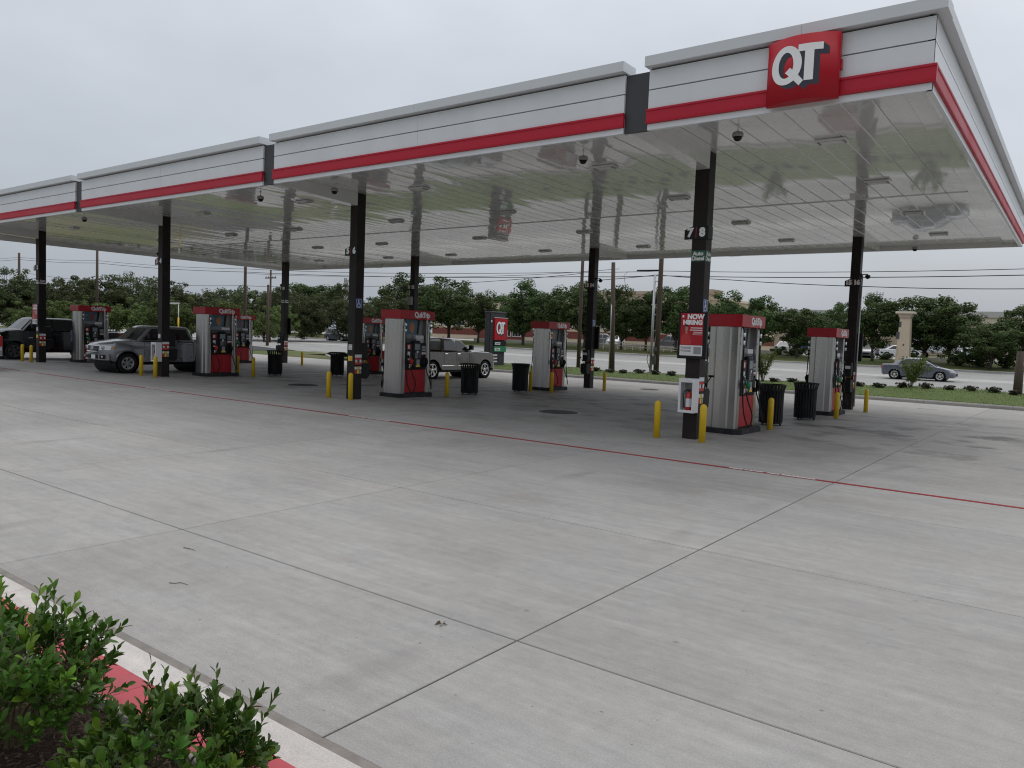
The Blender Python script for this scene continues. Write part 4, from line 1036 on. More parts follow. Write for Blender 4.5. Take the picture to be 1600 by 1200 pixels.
def front_strip(b, P, y0, y1, z0, z1, off, th=.05, n=5, zt=None):
    """panel wrapped on the rounded nose from y0 to y1"""
    fx = lambda y: P['xf'] - P['fr'] * abs(y / P['hw']) ** 4
    def fz(z): return P['nose'](z)
    A = [(y0 + (y1 - y0) * k / n) for k in range(n + 1)]
    for u, v in zip(A, A[1:]):
        q = [(fx(u) + fz(z0) + off, u, z0), (fx(v) + fz(z0) + off, v, z0), (fx(v) + fz(z1) + off, v, z1), (fx(u) + fz(z1) + off, u, z1)]
        b.poly(q)
        for a in ((0, 1), (2, 3)):
            p, r = q[a[0]], q[a[1]]; b.poly([p, (p[0] - th, p[1], p[2]), (r[0] - th, r[1], r[2]), r])
    for u in (y0, y1):
        p, r = (fx(u) + fz(z0) + off, u, z0), (fx(u) + fz(z1) + off, u, z1)
        b.poly([p, r, (r[0] - th, u, z1), (p[0] - th, u, z0)])
def vehicle(name, label, cat, P, paint, group=None):
    t = thing(name, label, cat, (0, 0, 0), 0, group)
    o = body_shell(P['outline'], P['hw'], P['belt'], P['fr'], P['rr'], P['tr'], P['kz'], P['xf'], P['xr']).build('body', paint, t); finish_smooth(o)
    P['nose'] = P.get('nose', lambda z: 0)
    c = cabin(P).build('cab', paint, t); finish_smooth(c, 50)
    for i, w in enumerate(P['side_windows']):
        for s in (-1, 1):
            b = B(); win(b, P, w if s > 0 else w[::-1], s); b.build('side_window', M_glass, t)
    f0, f1 = .05, .86
    def wx(f): return lerp(P['cw_b'], P['cw_t'], f)
    b = B(); y0, y1 = lerp(P['yb'], P['yt'], f0) - .13, lerp(P['yb'], P['yt'], f1) - .13; z = lambda f: lerp(P['belt'] - .03, P['roof'], f)
    for s in (-1, 1): b.poly([(wx(f0) + .012 + .03, 0, z(f0)), (wx(f0) + .012, s * y0, z(f0)), (wx(f1) + .012, s * y1, z(f1)), (wx(f1) + .012 + .03, 0, z(f1))][::s])
    b.build('windscreen', M_glass, t)
    b = B(); rx = lambda f: lerp(P['cr_b'], P['cr_t'], f) - .008; f0r = P.get('rw0', .2)
    b.poly([(rx(f0r), -y0, z(f0r)), (rx(f0r), y0, z(f0r)), (rx(.82), y1, z(.82)), (rx(.82), -y1, z(.82))][::-1]); b.build('rear_window', M_glass, t)
    for ax in P['axles']:
        b = B(); b.lathe([(P['R'] + P['gap'] - .012, -P['hw'] * .93), (P['R'] + P['gap'] - .012, P['hw'] * .93)], (ax, 0, P['R']), 'y', 22, True, False)
        b.box(ax - P['R'], ax + P['R'], -P['hw'] * .6, P['hw'] * .6, .3, .34); b.build('wheel_well', M_black, t)
        for s in (-1, 1): wheel(t, ax, s * (P['hw'] - P['ww'] / 2 - .02), P['R'], P['ww'], P['rimr'], P['spokes'], P['m_rim'], s)
    b = B(); b.box(P['axles'][1] + .3, P['axles'][0] - .3, -P['hw'] * .8, P['hw'] * .8, P['zs'] - .12, P['zs'] + .05); b.build('underbody', M_black, t)
    # door shuts, handles, mirrors
    for s in (-1, 1):
        ysurf = lambda z: s * (P['hw'] * (1 - P['kz'] * (z - .6)) + .0015)
        b = B()
        for x in P['shuts']:
            z0, z1 = P['zs'] + .1, P['belt'] - .03
            b.poly([(x - .006, ysurf(z0), z0), (x + .006, ysurf(z0), z0), (x + .006, ysurf(z1), z1), (x - .006, ysurf(z1), z1)])
        if b.bm.verts: b.build('door_shut', M_black, t)
        for x in P['handles']:
            b = B(); zz = P['belt'] - .14; yb = P['hw'] * (1 - P['kz'] * (zz - .6)); b.box(x - .10, x + .10, min(s * yb, s * (yb + .035)), max(s * yb, s * (yb + .035)), zz - .018, zz + .018, .01, 1); b.build('door_handle', P['m_handle'], t)
        b = B(); xm = P['mirror']; zz = P['belt'] + .05; b.box(xm - .09, xm + .06, *sorted((s * (P['yb'] + .05), s * (P['yb'] + .26))), zz, zz + P.get('mh', .18), .03, 2)
        b.box(xm - .02, xm + .03, *sorted((s * (P['yb'] - .04), s * (P['yb'] + .08))), zz - .02, zz + .05); b.build('mirror', P['m_mirror'], t)
        # moulding and sill step
        if P.get('mold'):
            zm = P['mold']; b = B(); b.box(P['axles'][1] + P['R'] + .15, P['axles'][0] - P['R'] - .15, *sorted((ysurf(zm) - s * .01, ysurf(zm) + s * .014)), zm - .022, zm + .022, .006, 1); b.build('moulding', P['m_mold'], t)
        if P.get('flare'):
            for ax in P['axles']:
                b = B(); pth = arc(ax, P['R'], P['R'] + P['gap'] + .03, P['zs'] + .12)
                b.tube([(x, s * (P['hw'] * (1 - P['kz'] * (z - .6)) + .0), z) for x, z in pth], .042, 8); b.build('wheel_flare', paint, t)
    return t
def pickup_params(L):
    """L: dict of the few lengths that set one pickup apart"""
    R, g, zs = L['R'], .075, L['zs']; af, ar = L['wb'] / 2, -L['wb'] / 2; xf, xr = af + L['fo'], ar - L['ro']; hf, hc, belt = L['hf'], L['hc'], L['belt']
    ol = [(xf - .16, zs + .02), (xf - .03, zs + .10), (xf, zs + .28), (xf - .01, zs + .42), (xf - .035, hf - .16), (xf - .09, hf - .04), (xf - .22, hf + .015), (xf - .6, hf + (hc - hf) * .5 + .02), (L['cw_b'] + .1, hc), (L['cw_b'] - .25, belt)]
    ol += [(L['cr_b'] + .2, belt), (L['cr_b'] - .1, belt), (xr + .10, belt + .02), (xr + .02, belt - .02), (xr, belt - .2), (xr + .01, zs + .25), (xr + .12, zs + .18)]
    ol += arc(ar, R, R + g, zs + .14) + [(ar + R + g + .12, zs)] + [(af - R - g - .12, zs)] + arc(af, R, R + g, zs + .10)
    P = dict(outline=ol, xf=xf, xr=xr, axles=(af, ar), R=R, gap=g, zs=zs, kz=.045, fr=L.get('fr', .30), rr=.05, tr=.07, nose=lambda z: -.01 - .07 * max(0, (z - (hf - .3)) / .3))
    P.update(L); return P
def truck_extras(t, P, paint, kind):
    xf, xr, zs, hf, hw = P['xf'], P['xr'], P['zs'], P['hf'], P['hw']
    dark = kind == 'black'
    b = B(); b.use(paint if kind != 'chrome' else M_chrome)
    front_strip(b, P, -hw * .93, hw * .93, zs + .06, zs + .30, .05, .16, 9); b.build('front_bumper', None, t)
    b = B(); front_strip(b, P, -hw * .50, hw * .50, zs + .12, zs + .24, .056, .02, 4)
    for s in (-1, 1): front_strip(b, P, *sorted((s * hw * .60, s * hw * .82)), zs + .10, zs + .26, .056, .02, 3)
    front_strip(b, P, -hw * .9, hw * .9, zs - .06, zs + .055, -.02, .1, 8); b.build('lower_grille', M_black, t)
    b = B()
    for s in (-1, 1): b.lathe([(.045, 0), (.05, .02), (.03, .03), (.005, .03)], (xf - P['fr'] * .25 + .03, s * hw * .71, zs + .18), 'x', 12)
    b.build('fog_lamp', M_headl, t)
    g0, g1 = zs + .36, hf - .07
    b = B(); front_strip(b, P, -hw * .50, hw * .50, g0, g1, .025, .05, 6); b.build('grille_surround', M_chrome if kind != 'black' else M_black, t)
    b = B(); front_strip(b, P, -hw * .44, hw * .44, g0 + .035, g1 - .035, .034, .02, 6); b.build('grille', M_black, t)
    b = B()
    for k in range(3): front_strip(b, P, -hw * .43, hw * .43, g0 + .07 + k * (g1 - g0 - .12) / 3, g0 + .085 + k * (g1 - g0 - .12) / 3, .042, .02, 4)
    b.build('grille_bar', M_dkgrey, t)
    xe = xf + .045 + P['nose']((g0 + g1) / 2); zc = (g0 + g1) / 2
    b = B(); b.tube([(xe, .10 * cos(a * pi / 10), zc + .068 * sin(a * pi / 10)) for a in range(21)], .012, 6)
    if kind == 'silver':
        b.tube([(xe, .035 * cos(a * pi / 8), zc + .06 * sin(a * pi / 8)) for a in range(17)], .009, 6); b.tube([(xe, .07 * cos(a * pi / 8), zc + .028 + .028 * sin(a * pi / 8)) for a in range(17)], .009, 6)
    b.build('emblem', M_chrome, t)
    for s in (-1, 1):
        b = B(); front_strip(b, P, *sorted((s * hw * .52, s * hw * .93)), g0 + .08, g1 - .01, .018, .06, 6); o = b.build('headlight', M_headl, t)
        b = B(); front_strip(b, P, *sorted((s * hw * .945, s * hw * .985)), g0 + .14, g1 - .06, .016, .06, 2); b.build('turn_lamp', M_amber, o)
        b = B(); b.lathe([(.07, 0), (.07, .05), (.06, .055)], (xf - P['fr'] * .2 - .01 + P['nose'](zc), s * hw * .68, (g0 + g1) / 2 + .03), 'x', 14); b.build('reflector', M_chrome, o)
        b = B(); b.box(xr - .012, xr + .16, *sorted((s * (hw * .86), s * (hw * .985))), P['belt'] - .46, P['belt'] - .08, .01, 1); b.build('tail_light', M_tail, t)
    b = B(); b.box(xf + .045, xf + .06, .04, .34, zs + .10, zs + .25, .004, 1); b.build('licence_plate', M_paper, t)
    b = B(); b.box(xr - .13, xr + .05, -hw * .95, hw * .95, zs + .10, zs + .30, .03, 2); b.build('rear_bumper', M_chrome, t)
    b = B(); b.box(xr - .012, xr + .002, -hw * .82, hw * .82, zs + .33, P['belt'] - .03, .006, 1); tg = b.build('tailgate', paint, t)
    b = B(); b.box(xr - .022, xr - .012, -.14, .14, P['belt'] - .16, P['belt'] - .08); b.build('handle', M_black, tg)
    b = B(); b.box(xr + .10, P['cr_b'] - .12, -hw * .80, hw * .80, P['belt'] + .0, P['belt'] + .024); b.build('bed_cover', M_black, t)
    b = B(); b.tube([(P['cw_t'] - .5, -.2, P['roof'] - .02), (P['cw_t'] - .6, -.2, P['roof'] + .09)], .008, 6); b.build('aerial', M_black, t)
# silver double-cab pickup facing the camera side
PT = pickup_params(dict(R=.39, zs=.44, wb=3.24, fo=.90, ro=1.18, hf=1.13, hc=1.30, belt=1.28, hw=.94, yb=.87, yt=.69, roof=1.84, cw_b=1.28, cw_t=.66, cr_b=-1.16, cr_t=-.93, ww=.26, rimr=.235, spokes=6, m_rim=M_alum, m_handle=M_silver, m_mirror=M_black, m_mold=M_silver, flare=True, shuts=(.98, -.12, -1.06), handles=(.04, -.92), mirror=.84, fr=.34,
    side_windows=[[(.98, .08), (.62, .80), (.0, .83), (-.06, .08)], [(-.16, .08), (-.10, .83), (-.80, .80), (-.98, .10)]]))
v = vehicle('pickup_truck', 'silver double cab pickup parked behind two yellow bollards', 'pickup truck', PT, M_silver, 'pickup trucks at the pumps'); truck_extras(v, PT, M_silver, 'silver')
v.location = (-23.72, 1.30, 0); v.rotation_euler = (0, 0, -pi / 2)
# black full-size pickup
PB = pickup_params(dict(R=.41, zs=.45, wb=3.70, fo=.95, ro=1.25, hf=1.32, hc=1.46, belt=1.42, hw=1.01, yb=.93, yt=.75, roof=2.0, cw_b=1.55, cw_t=.95, cr_b=-1.0, cr_t=-.85, ww=.28, rimr=.27, spokes=6, m_rim=M_dkgrey, m_handle=M_blackpaint, m_mirror=M_black, m_mold=M_blackpaint, shuts=(1.2, .16, -.92), handles=(.32, -.78), mirror=1.12, mh=.26,
    side_windows=[[(1.22, .08), (.86, .80), (.28, .83), (.24, .08)], [(.12, .08), (.16, .83), (-.70, .80), (-.84, .10)]]))
v = vehicle('pickup_truck', 'black crew cab pickup at the far left pump', 'pickup truck', PB, M_blackpaint, 'pickup trucks at the pumps'); truck_extras(v, PB, M_blackpaint, 'black')
b = B()
for s in (-1, 1): b.box(1.08, 1.26, *sorted((s * 1.0, s * 1.012)), 1.02, 1.06)
b.build('badge', M_chrome, v)
v.location = (-34.62, 1.66, 0); v.rotation_euler = (0, 0, -pi / 2)
# taupe pickup heading away from the camera
PC = dict(PB); PC = pickup_params(dict(R=.41, zs=.42, wb=3.70, fo=.93, ro=1.22, hf=1.18, hc=1.31, belt=1.29, hw=1.0, yb=.925, yt=.73, roof=1.86, cw_b=.98, cw_t=.22, cr_b=-1.18, cr_t=-1.08, ww=.27, rimr=.28, spokes=5, m_rim=M_chrome, m_handle=M_chrome, m_mirror=M_black, m_mold=M_chrome, mold=.60, shuts=(.66, -.26, -1.12), handles=(-.12, -.98), mirror=.66, mh=.22,
    side_windows=[[(.66, .08), (.18, .80), (-.16, .83), (-.18, .08)], [(-.28, .08), (-.26, .83), (-.96, .80), (-1.04, .10)]]))
v = vehicle('pickup_truck', 'taupe crew cab pickup with chrome wheels beyond the middle pump', 'pickup truck', PC, M_truckgrey, 'pickup trucks at the pumps'); truck_extras(v, PC, M_truckgrey, 'chrome')
b = B(); b.box(PC['xr'] + .06, PC['cr_b'] - .07, -.90, .90, 1.29, 1.80, .09, 3); sh = b.build('camper_shell', M_truckgrey, v)
for s_ in (-1, 1):
    b = B(); b.box(PC['xr'] + .25, PC['cr_b'] - .16, *sorted((s_ * .901, s_ * .907)), 1.36, 1.70); b.build('shell_window', M_glass, sh)
v.location = (-17.66, 12.0, lotz(12)); v.rotation_euler = (-.0085, 0, pi / 2)
# pickup leaving the frame at far left
PD = pickup_params(dict(R=.41, zs=.45, wb=3.62, fo=.96, ro=1.22, hf=1.24, hc=1.36, belt=1.36, hw=1.0, yb=.925, yt=.73, roof=1.92, cw_b=1.08, cw_t=.42, cr_b=-1.20, cr_t=-1.04, ww=.27, rimr=.28, spokes=5, m_rim=M_chrome, m_handle=M_chrome, m_mirror=M_black, m_mold=M_chrome, shuts=(.80, -.22, -1.12), handles=(-.10, -.98), mirror=.74,
    side_windows=PC['side_windows']))
v = vehicle('pickup_truck', 'pale silver pickup with a red tail light cut by the left edge of the frame', 'pickup truck', PD, M_whitecar, 'pickup trucks at the pumps'); truck_extras(v, PD, M_whitecar, 'chrome')
v.location = (-28.25, -4.68, 0); v.rotation_euler = (0, 0, pi)
SILVER_LEFT = v
# saloon on the road, coupe-like roof
def sedan_params(R=.32, zs=.24, hw=.88, k=1.0):
    g = .05; af, ar = 1.34, -1.34; xf, xr = 2.22, -2.24
    ol = [(xf - .12, zs), (xf - .01, zs + .10), (xf, zs + .25), (xf - .05, .64), (xf - .18, .75), (xf - .75, .89), (1.05, .96), (.7, .98)]
    ol += [(-1.1, .98), (-1.55, 1.01), (xr + .08, .99), (xr + .01, .90), (xr, .62), (xr + .03, zs + .12), (xr + .15, zs + .02)]
    ol += arc(ar, R, R + g, zs + .06) + [(ar + R + g + .1, zs - .02), (af - R - g - .1, zs - .02)] + arc(af, R, R + g, zs + .05)
    return dict(outline=ol, xf=xf, xr=xr, axles=(af, ar), R=R, gap=g, zs=zs, kz=.07, fr=.34, rr=.18, tr=.05, hw=hw, belt=.97, yb=.80, yt=.56, roof=1.47 * k, cw_b=1.16, cw_t=.22, cr_b=-1.66, cr_t=-.78, ww=.21, rimr=.215, spokes=5, m_rim=M_chrome, m_handle=M_bluegrey, m_mirror=M_bluegrey, m_mold=M_black, shuts=(.62, -.32, -1.18), handles=(-.15, -1.0), mirror=.62, mh=.12, rw0=.1,
        side_windows=[[(.86, .10), (.20, .80), (-.26, .84), (-.28, .10)], [(-.36, .10), (-.34, .84), (-.72, .80), (-1.20, .12)]])
def sedan(label, paint, P=None, group=None, name='parked_car', cat='car'):
    P = P or sedan_params(); P['m_handle'] = P['m_mirror'] = paint
    t = vehicle(name, label, cat, P, paint, group); hw = P['hw']
    P['nose'] = lambda z: -.03 if z > .55 else 0
    for s in (-1, 1):
        b = B(); front_strip(b, P, *sorted((s * hw * .5, s * hw * .93)), .58, .70, .02, .12, 5); b.build('headlight', M_headl, t)
        b = B(); b.box(P['xr'] + .06, P['xr'] + .30, *sorted((s * hw * .62, s * hw * .93)), .72, .90, .02, 1); b.build('tail_light', M_tail, t)
    b = B(); front_strip(b, P, -hw * .45, hw * .45, .36, .52, .015, .05, 5); b.build('grille', M_black, t)
    b = B(); b.box(P['xr'] - .01, P['xr'] + .02, -.16, .16, .62, .74); b.build('licence_plate', M_paper, t)
    return t
v = sedan('blue grey sedan driving to the right along the road', M_bluegrey, None, None, 'moving_car')
v.location = (-2.36, 42.2, terr(-2.4, 42.2) - .03)
# ------------------------------------------------------------------ person at the far left pump
def person(loc, rz, label):
    root = thing('person', label, 'person', loc, rz)
    V = [(0, 0, .95), (0, .0, 1.15), (0, .01, 1.36), (0, .01, 1.46), (0, .03, 1.53), (0, .035, 1.62), (0, .03, 1.72),
         (-.17, 0, 1.40), (-.22, .02, 1.14), (-.20, .18, .98), (-.19, .26, .96), (.17, 0, 1.40), (.23, .05, 1.15), (.17, .28, 1.12), (.15, .36, 1.14),
         (-.10, 0, .90), (-.11, .02, .50), (-.12, -.02, .09), (-.13, .11, .04), (.10, 0, .90), (.11, .02, .50), (.12, -.02, .09), (.13, .11, .04)]
    E = [(0, 1), (1, 2), (2, 3), (3, 4), (4, 5), (5, 6), (2, 7), (7, 8), (8, 9), (9, 10), (2, 11), (11, 12), (12, 13), (13, 14), (0, 15), (15, 16), (16, 17), (17, 18), (0, 19), (19, 20), (20, 21), (21, 22)]
    Rr = [.16, .145, .16, .075, .058, .095, .07, .075, .048, .036, .035, .075, .048, .036, .035, .10, .065, .045, .04, .10, .065, .045, .04]
    me = bpy.data.meshes.new('body'); me.from_pydata(V, E, [])
    o = bpy.data.objects.new('body', me); COL.objects.link(o)
    mk = o.modifiers.new('s', 'SKIN'); sl = me.skin_vertices[0].data
    for i, r in enumerate(Rr): sl[i].radius = (r, r * (.72 if i < 3 else 1)); sl[i].use_root = (i == 0)
    mk.use_smooth_shade = True
    sb = o.modifiers.new('u', 'SUBSURF'); sb.levels = sb.render_levels = 2
    dg = bpy.context.evaluated_depsgraph_get(); dg.update()
    m2 = bpy.data.meshes.new_from_object(o.evaluated_get(dg)); o.modifiers.clear(); o.data = m2; o.parent = root
    for m in (M_denim, M_trous, M_skin, M_hair): m2.materials.append(m)
    for p in m2.polygons:
        c = p.center; p.use_smooth = True
        p.material_index = 3 if c.z > 1.66 or (c.z > 1.56 and c.y < .0) else 2 if c.z > 1.50 or (abs(c.x) > .1 and c.y > .20 and c.z > .8) else 0 if c.z > .93 else 1
    b = B()
    for s in (-1, 1): b.ball((s * .035, .117, 1.625), .012, 8)
    b.build('eye', M_paper, root)
    b = B(); b.prism([(-.014, 1.575), (.014, 1.575), (.006, 1.62), (-.006, 1.62)], 'y', .115, .145, .004); b.build('nose', M_skin, root)
    b = B()
    for s in (-1, 1):   # five fingers on each hand, closed a little
        bx_, by, bz = (-.19, .28, .955) if s < 0 else (.15, .38, 1.14)
        for k in range(4): b.tube([(bx_ + (k - 1.5) * .019, by, bz), (bx_ + (k - 1.5) * .02, by + .05, bz - .008), (bx_ + (k - 1.5) * .019, by + .07 + .006 * (k in (1, 2)), bz - .04)], [.010, .009, .007], 7)
        b.tube([(bx_ - s * .03, by - .02, bz), (bx_ - s * .05, by + .02, bz - .02), (bx_ - s * .042, by + .045, bz - .035)], [.011, .01, .008], 7)
    b.build('fingers', M_skin, root)
    return root
person((-32.28, 1.86, 0), radians(-60), 'person in a blue denim shirt standing at the far left pump')

# ------------------------------------------------------------------ price sign by the road
t = thing('price_sign', 'dark brick monument sign with red QT panel and green price board beside the road', 'sign', (-23.75, 23.6, .05), radians(88))
def bricks(w0, w1, d0, d1, z0, z1, parent, m, L=.30, H=.10):
    b = B(); r = random.Random(5); k = 0; z = z0
    while z < z1 - .02:
        for fx in ('f', 'b', 'l', 'r'):
            a, c = (w0, w1) if fx in 'fb' else (d0, d1); u = a - (L / 2 if k % 2 else 0)
            while u < c - .01:
                p, q = max(u, a) + .006, min(u + L, c) - .006; o = r.uniform(.0, .012)
                if q - p > .02:
                    if fx == 'f': b.box(p, q, d0 - .03 - o, d0, z + .006, min(z + H, z1) - .006)
                    elif fx == 'b': b.box(p, q, d1, d1 + .03 + o, z + .006, min(z + H, z1) - .006)
                    elif fx == 'l': b.box(w0 - .03 - o, w0, p, q, z + .006, min(z + H, z1) - .006)
                    else: b.box(w1, w1 + .03 + o, p, q, z + .006, min(z + H, z1) - .006)
                u += L
        z += H; k += 1
    o = b.build('brickwork', m, parent); o['kind'] = 'stuff'; return o
b = B(); b.box(-.80, .66, -.20, .20, -.15, 3.35); b.build('core', M_shadowgap, t)
bricks(-.80, .66, -.20, .20, -.1, 3.35, t, M_brickdk)
b = B(); b.box(-.86, .72, -.26, .26, 3.35, 3.42, .01, 1); b.build('cap', M_dkgrey, t)
b = B(); b.box(-.50, .78, -.34, .34, 1.62, 3.02, .02, 1); b.build('panel', M_signred, t)
b = B(); b.box(-.51, .79, -.35, .35, 3.022, 3.05); b.build('panel_trim', M_paper, t)
def fp(u, w, off): return (-.44 + 1.16 * u, -.342 - off, 1.66 + 1.32 * w)
qt_parts(fp, t, M_navy, M_letter)
b = B(); b.box(-.46, .74, -.31, .31, 1.26, 1.57, .01, 1); b.build('price_panel', M_black, t)
b = B(); b.box(-.40, .12, -.316, -.311, 1.33, 1.49); b.build('price_label', M_paper, t)
b = B(); b.mesh_in(tmesh('Unleaded', .12, .002, .9), face_mY(-.14, -.3175, 1.41)); b.build('label_text', M_black, t)
b = B(); b.box(-.46, .74, -.31, .31, .88, 1.23, .01, 1); b.build('price_panel', M_grn, t)
b = B(); b.box(-.40, .12, -.316, -.311, .96, 1.13); b.build('price_label', M_paper, t)
b = B(); b.mesh_in(tmesh('Diesel', .14, .003, .9), face_mY(-.14, -.3175, 1.045)); b.build('label_text', M_dgreen, t)
b = B()
for z in (.62, .42, .22): b.box(-.45, -.05, -.25, -.236, z, z + .09)
b.build('name_plate', M_paper, t)
b = B(); b.box(-.76, -.66, -.26, -.236, 2.72, 2.86, .01, 1); b.build('lamp', M_paper, t)

# ------------------------------------------------------------------ poles and wires along the road
def pole(x, y, top, r, lab, m=M_polewood, lean=0, name='utility_pole', group='wooden poles along the road', extra=None):
    z = min(mound(x, y), 1) - .1 if -36 < x < 22 and 20 < y < 28.4 else terr(x, y) - .1
    t = thing(name, lab, 'utility pole', (x, y, z), 0, group)
    hh = top - z
    b = B(); b.tube([(0, 0, 0), (lean * .5, 0, hh * .5), (lean, 0, hh)], [r, r * .88, r * .72], 12); b.build('shaft', m, t)
    if extra: extra(t, hh)
    return t
def conduit(t, hh):
    b = B(); b.tube([(-.14, -.12, 0), (-.15, -.12, hh * .5), (-.17, -.1, hh * .62)], .05, 8); b.build('conduit', M_alum, t)
def hardware(t, hh):
    b = B(); b.box(-.16, .05, -.28, -.15, .7, 1.25, .02, 1); b.box(-.12, .06, -.25, -.15, 1.5, 1.75, .02, 1); b.tube([(-.05, -.2, 1.7), (-.05, -.2, 2.4)], .03, 7); b.build('cable_box', M_dkgrey, t)
    b = B(); b.box(-.20, .20, -.14, -.10, hh - .55, hh - .48); b.box(-.03, .03, -.2, -.1, hh - 1.3, hh - 1.2); b.build('bracket', M_alum, t)
def crossarm(t, hh):
    b = B(); b.box(-1.0, 1.0, -.06, .06, hh - 1.0, hh - .88); b.build('crossarm', M_polewood, t)
    b = B()
    for x in (-.9, -.4, .4, .9): b.lathe([(.03, hh - .88), (.05, hh - .82), (.03, hh - .74), (.045, hh - .70), (.01, hh - .68)], (x, 0, 0), 'z', 8)
    b.build('insulator', M_grey, t)
def lampop(t, hh):
    b = B(); b.tube([(0, 0, hh - 2.2), (.7, -.4, hh - 2.25), (1.2, -.6, hh - 2.3)], .03, 7); b.build('lamp_arm', M_alum, t)
    b = B(); b.box(1.1, 1.7, -.75, -.5, hh - 2.4, hh - 2.27, .05, 2); b.build('lamp_head', M_dkgrey, t)
pole(-107.2, 27.6, 10.45, .19, 'brown wooden pole at the far left with a street lamp arm', extra=lampop)
pole(-85.6, 27.6, 10.6, .17, 'tall dark wooden pole left of the silver pickup, behind the trees')
pole(-56.7, 27.6, 10.2, .16, 'tall brown pole just right of the pump behind the silver pickup')
pole(-57.8, 30.9, 6.05, .15, 'short bare pole stub left of the rear left column')
pole(-70.5, 40.3, 8.6, .14, 'thin pole with a crossarm left of the rear left column', extra=crossarm)
pole(-19.95, 27.6, 8.6, .13, 'slim dark pole touching the left side of a rear column')
pole(-17.1, 27.0, 6.75, .165, 'leaning wooden pole with pale conduit right of the rear column by the leaning pole', lean=-.25, extra=conduit)
pole(-14.2, 27.2, 10.2, .165, 'tall brown pole with cable boxes left of the nearest column', extra=hardware)
pole(4.05, 27.4, 2.15, .2, 'short brown wooden post at the right edge of the frame')
t = thing('light_pole', 'slim pale steel pole beside the tall brown wooden pole', 'pole', (-14.62, 27.3, .05))
b = B(); b.tube([(0, 0, -.1), (0, 0, 5.95)], [.085, .07], 10); b.build('shaft', M_alum, t)
b = B(); b.box(-.12, .12, -.12, .12, -.05, .06); b.build('foot_plate', M_alum, t)
b = B(); b.tube([(-.04, -.1, .3), (-.2, -.14, .8), (-.12, -.14, 1.25), (.1, -.1, 1.0), (.2, -.12, .5)], .02, 6); b.build('cable_loop', M_rubber, t)
b = B(); b.box(.05, .45, -.03, .03, 3.5, 3.56); b.box(.05, .3, -.03, .03, 5.5, 5.55); b.build('standoff', M_alum, t)
def wire(pts, lab, r=.017, y=27.6):
    P = []
    for (x0, z0), (x1, z1) in zip(pts, pts[1:]):
        for k in range(8):
            q = k / 8; P.append((lerp(x0, x1, q), y, lerp(z0, z1, q) - 4 * q * (1 - q) * abs(x1 - x0) * .006))
    P.append((pts[-1][0], y, pts[-1][1]))
    b = B(); b.tube(P, r, 5); o = b.build('overhead_wire', M_rubber)
    tag(o, lab, 'wire', 'overhead wires along the road')
W1 = [(-150, 10.6), (-107.17, 9.86), (-85.58, 8.84), (-56.75, 7.25), (-19.9, 6.25), (-14.4, 6.22), (3.9, 5.95), (40, 6.8)]
wire(W1, 'topmost overhead wire strung between the poles along the road')
wire([(x, z - .28) for x, z in W1], 'second overhead wire just below the topmost one', .022, 27.66)
wire([(-56.7, 6.85), (-39.7, 6.3), (-25.6, 6.12), (-17.2, 6.4)], 'overhead cable sagging between the tall brown pole and the leaning pole', .015, 27.5)
wire([(-19.8, 5.65), (-14.5, 5.97), (-10.1, 5.62), (-2.6, 5.17), (4, 5.02), (30, 5.6)], 'lowest overhead cable dropping to the right over the road', .02, 27.4)
wire([(-107, 8.0), (-85.56, 6.42), (-56.71, 5.68), (-41.2, 5.5), (-31.5, 5.59), (-19.84, 6.14)], 'pale telephone cable crossing in front of the tree tops', .018, 27.3)
b = B(); b.tube([(-16.0, 27.6, 6.28), (-14.3, 27.6, 6.26)], .045, 7); b.tube([(-16.6, 27.6, 6.24), (-16.9, 27.6, 6.0), (-16.75, 27.6, 5.3), (-16.5, 27.6, 4.3)], .012, 5)
tag(b.build('splice_case', M_rubber), 'black splice case hanging on the wires beside the pale steel pole', 'cable box')
# far masts
def mast(x, y, z0, z1, lab, arms):
    t = thing('mast', lab, 'mast', (x, y, z0))
    b = B(); b.tube([(0, 0, 0), (0, 0, z1 - z0)], [.35, .2], 7); b.build('shaft', M_grey, t)
    b = B()
    for q in arms: b.box(-q[0], q[0], -.12, .12, z1 - z0 - q[1], z1 - z0 - q[1] + .2)
    for q in arms:
        for s in (-1, -.5, .5, 1): b.box(s * q[0] - .1, s * q[0] + .1, -.15, .15, z1 - z0 - q[1] - .5, z1 - z0 - q[1] + .9)
    b.build('antenna', M_grey, t)
mast(-51.6, 268, 1, 21.6, 'faint grey phone mast far behind the trees at right', [(1.9, 1.2), (1.6, 2.6)])
mast(-164.2, 133.6, 1, 16.2, 'faint far pole with crossarms left of the wheelchair sign column', [(1.3, .4), (1.1, 2.4)])
t = thing('clearance_bar', 'thin white bar on a yellow sleeved post behind the silver pickup', 'barrier', (-60.1, 23.0, .4))
b = B(); b.tube([(0, 0, 0), (0, 0, 3.4)], .04, 7); b.build('post', M_alum, t)
b = B(); b.tube([(0, 0, .6), (0, 0, 2.1)], .075, 8); b.build('sleeve', M_yellow, t)
b = B(); b.box(-1.9, .06, -.05, .05, 3.32, 3.45); b.build('bar', M_paper, t)

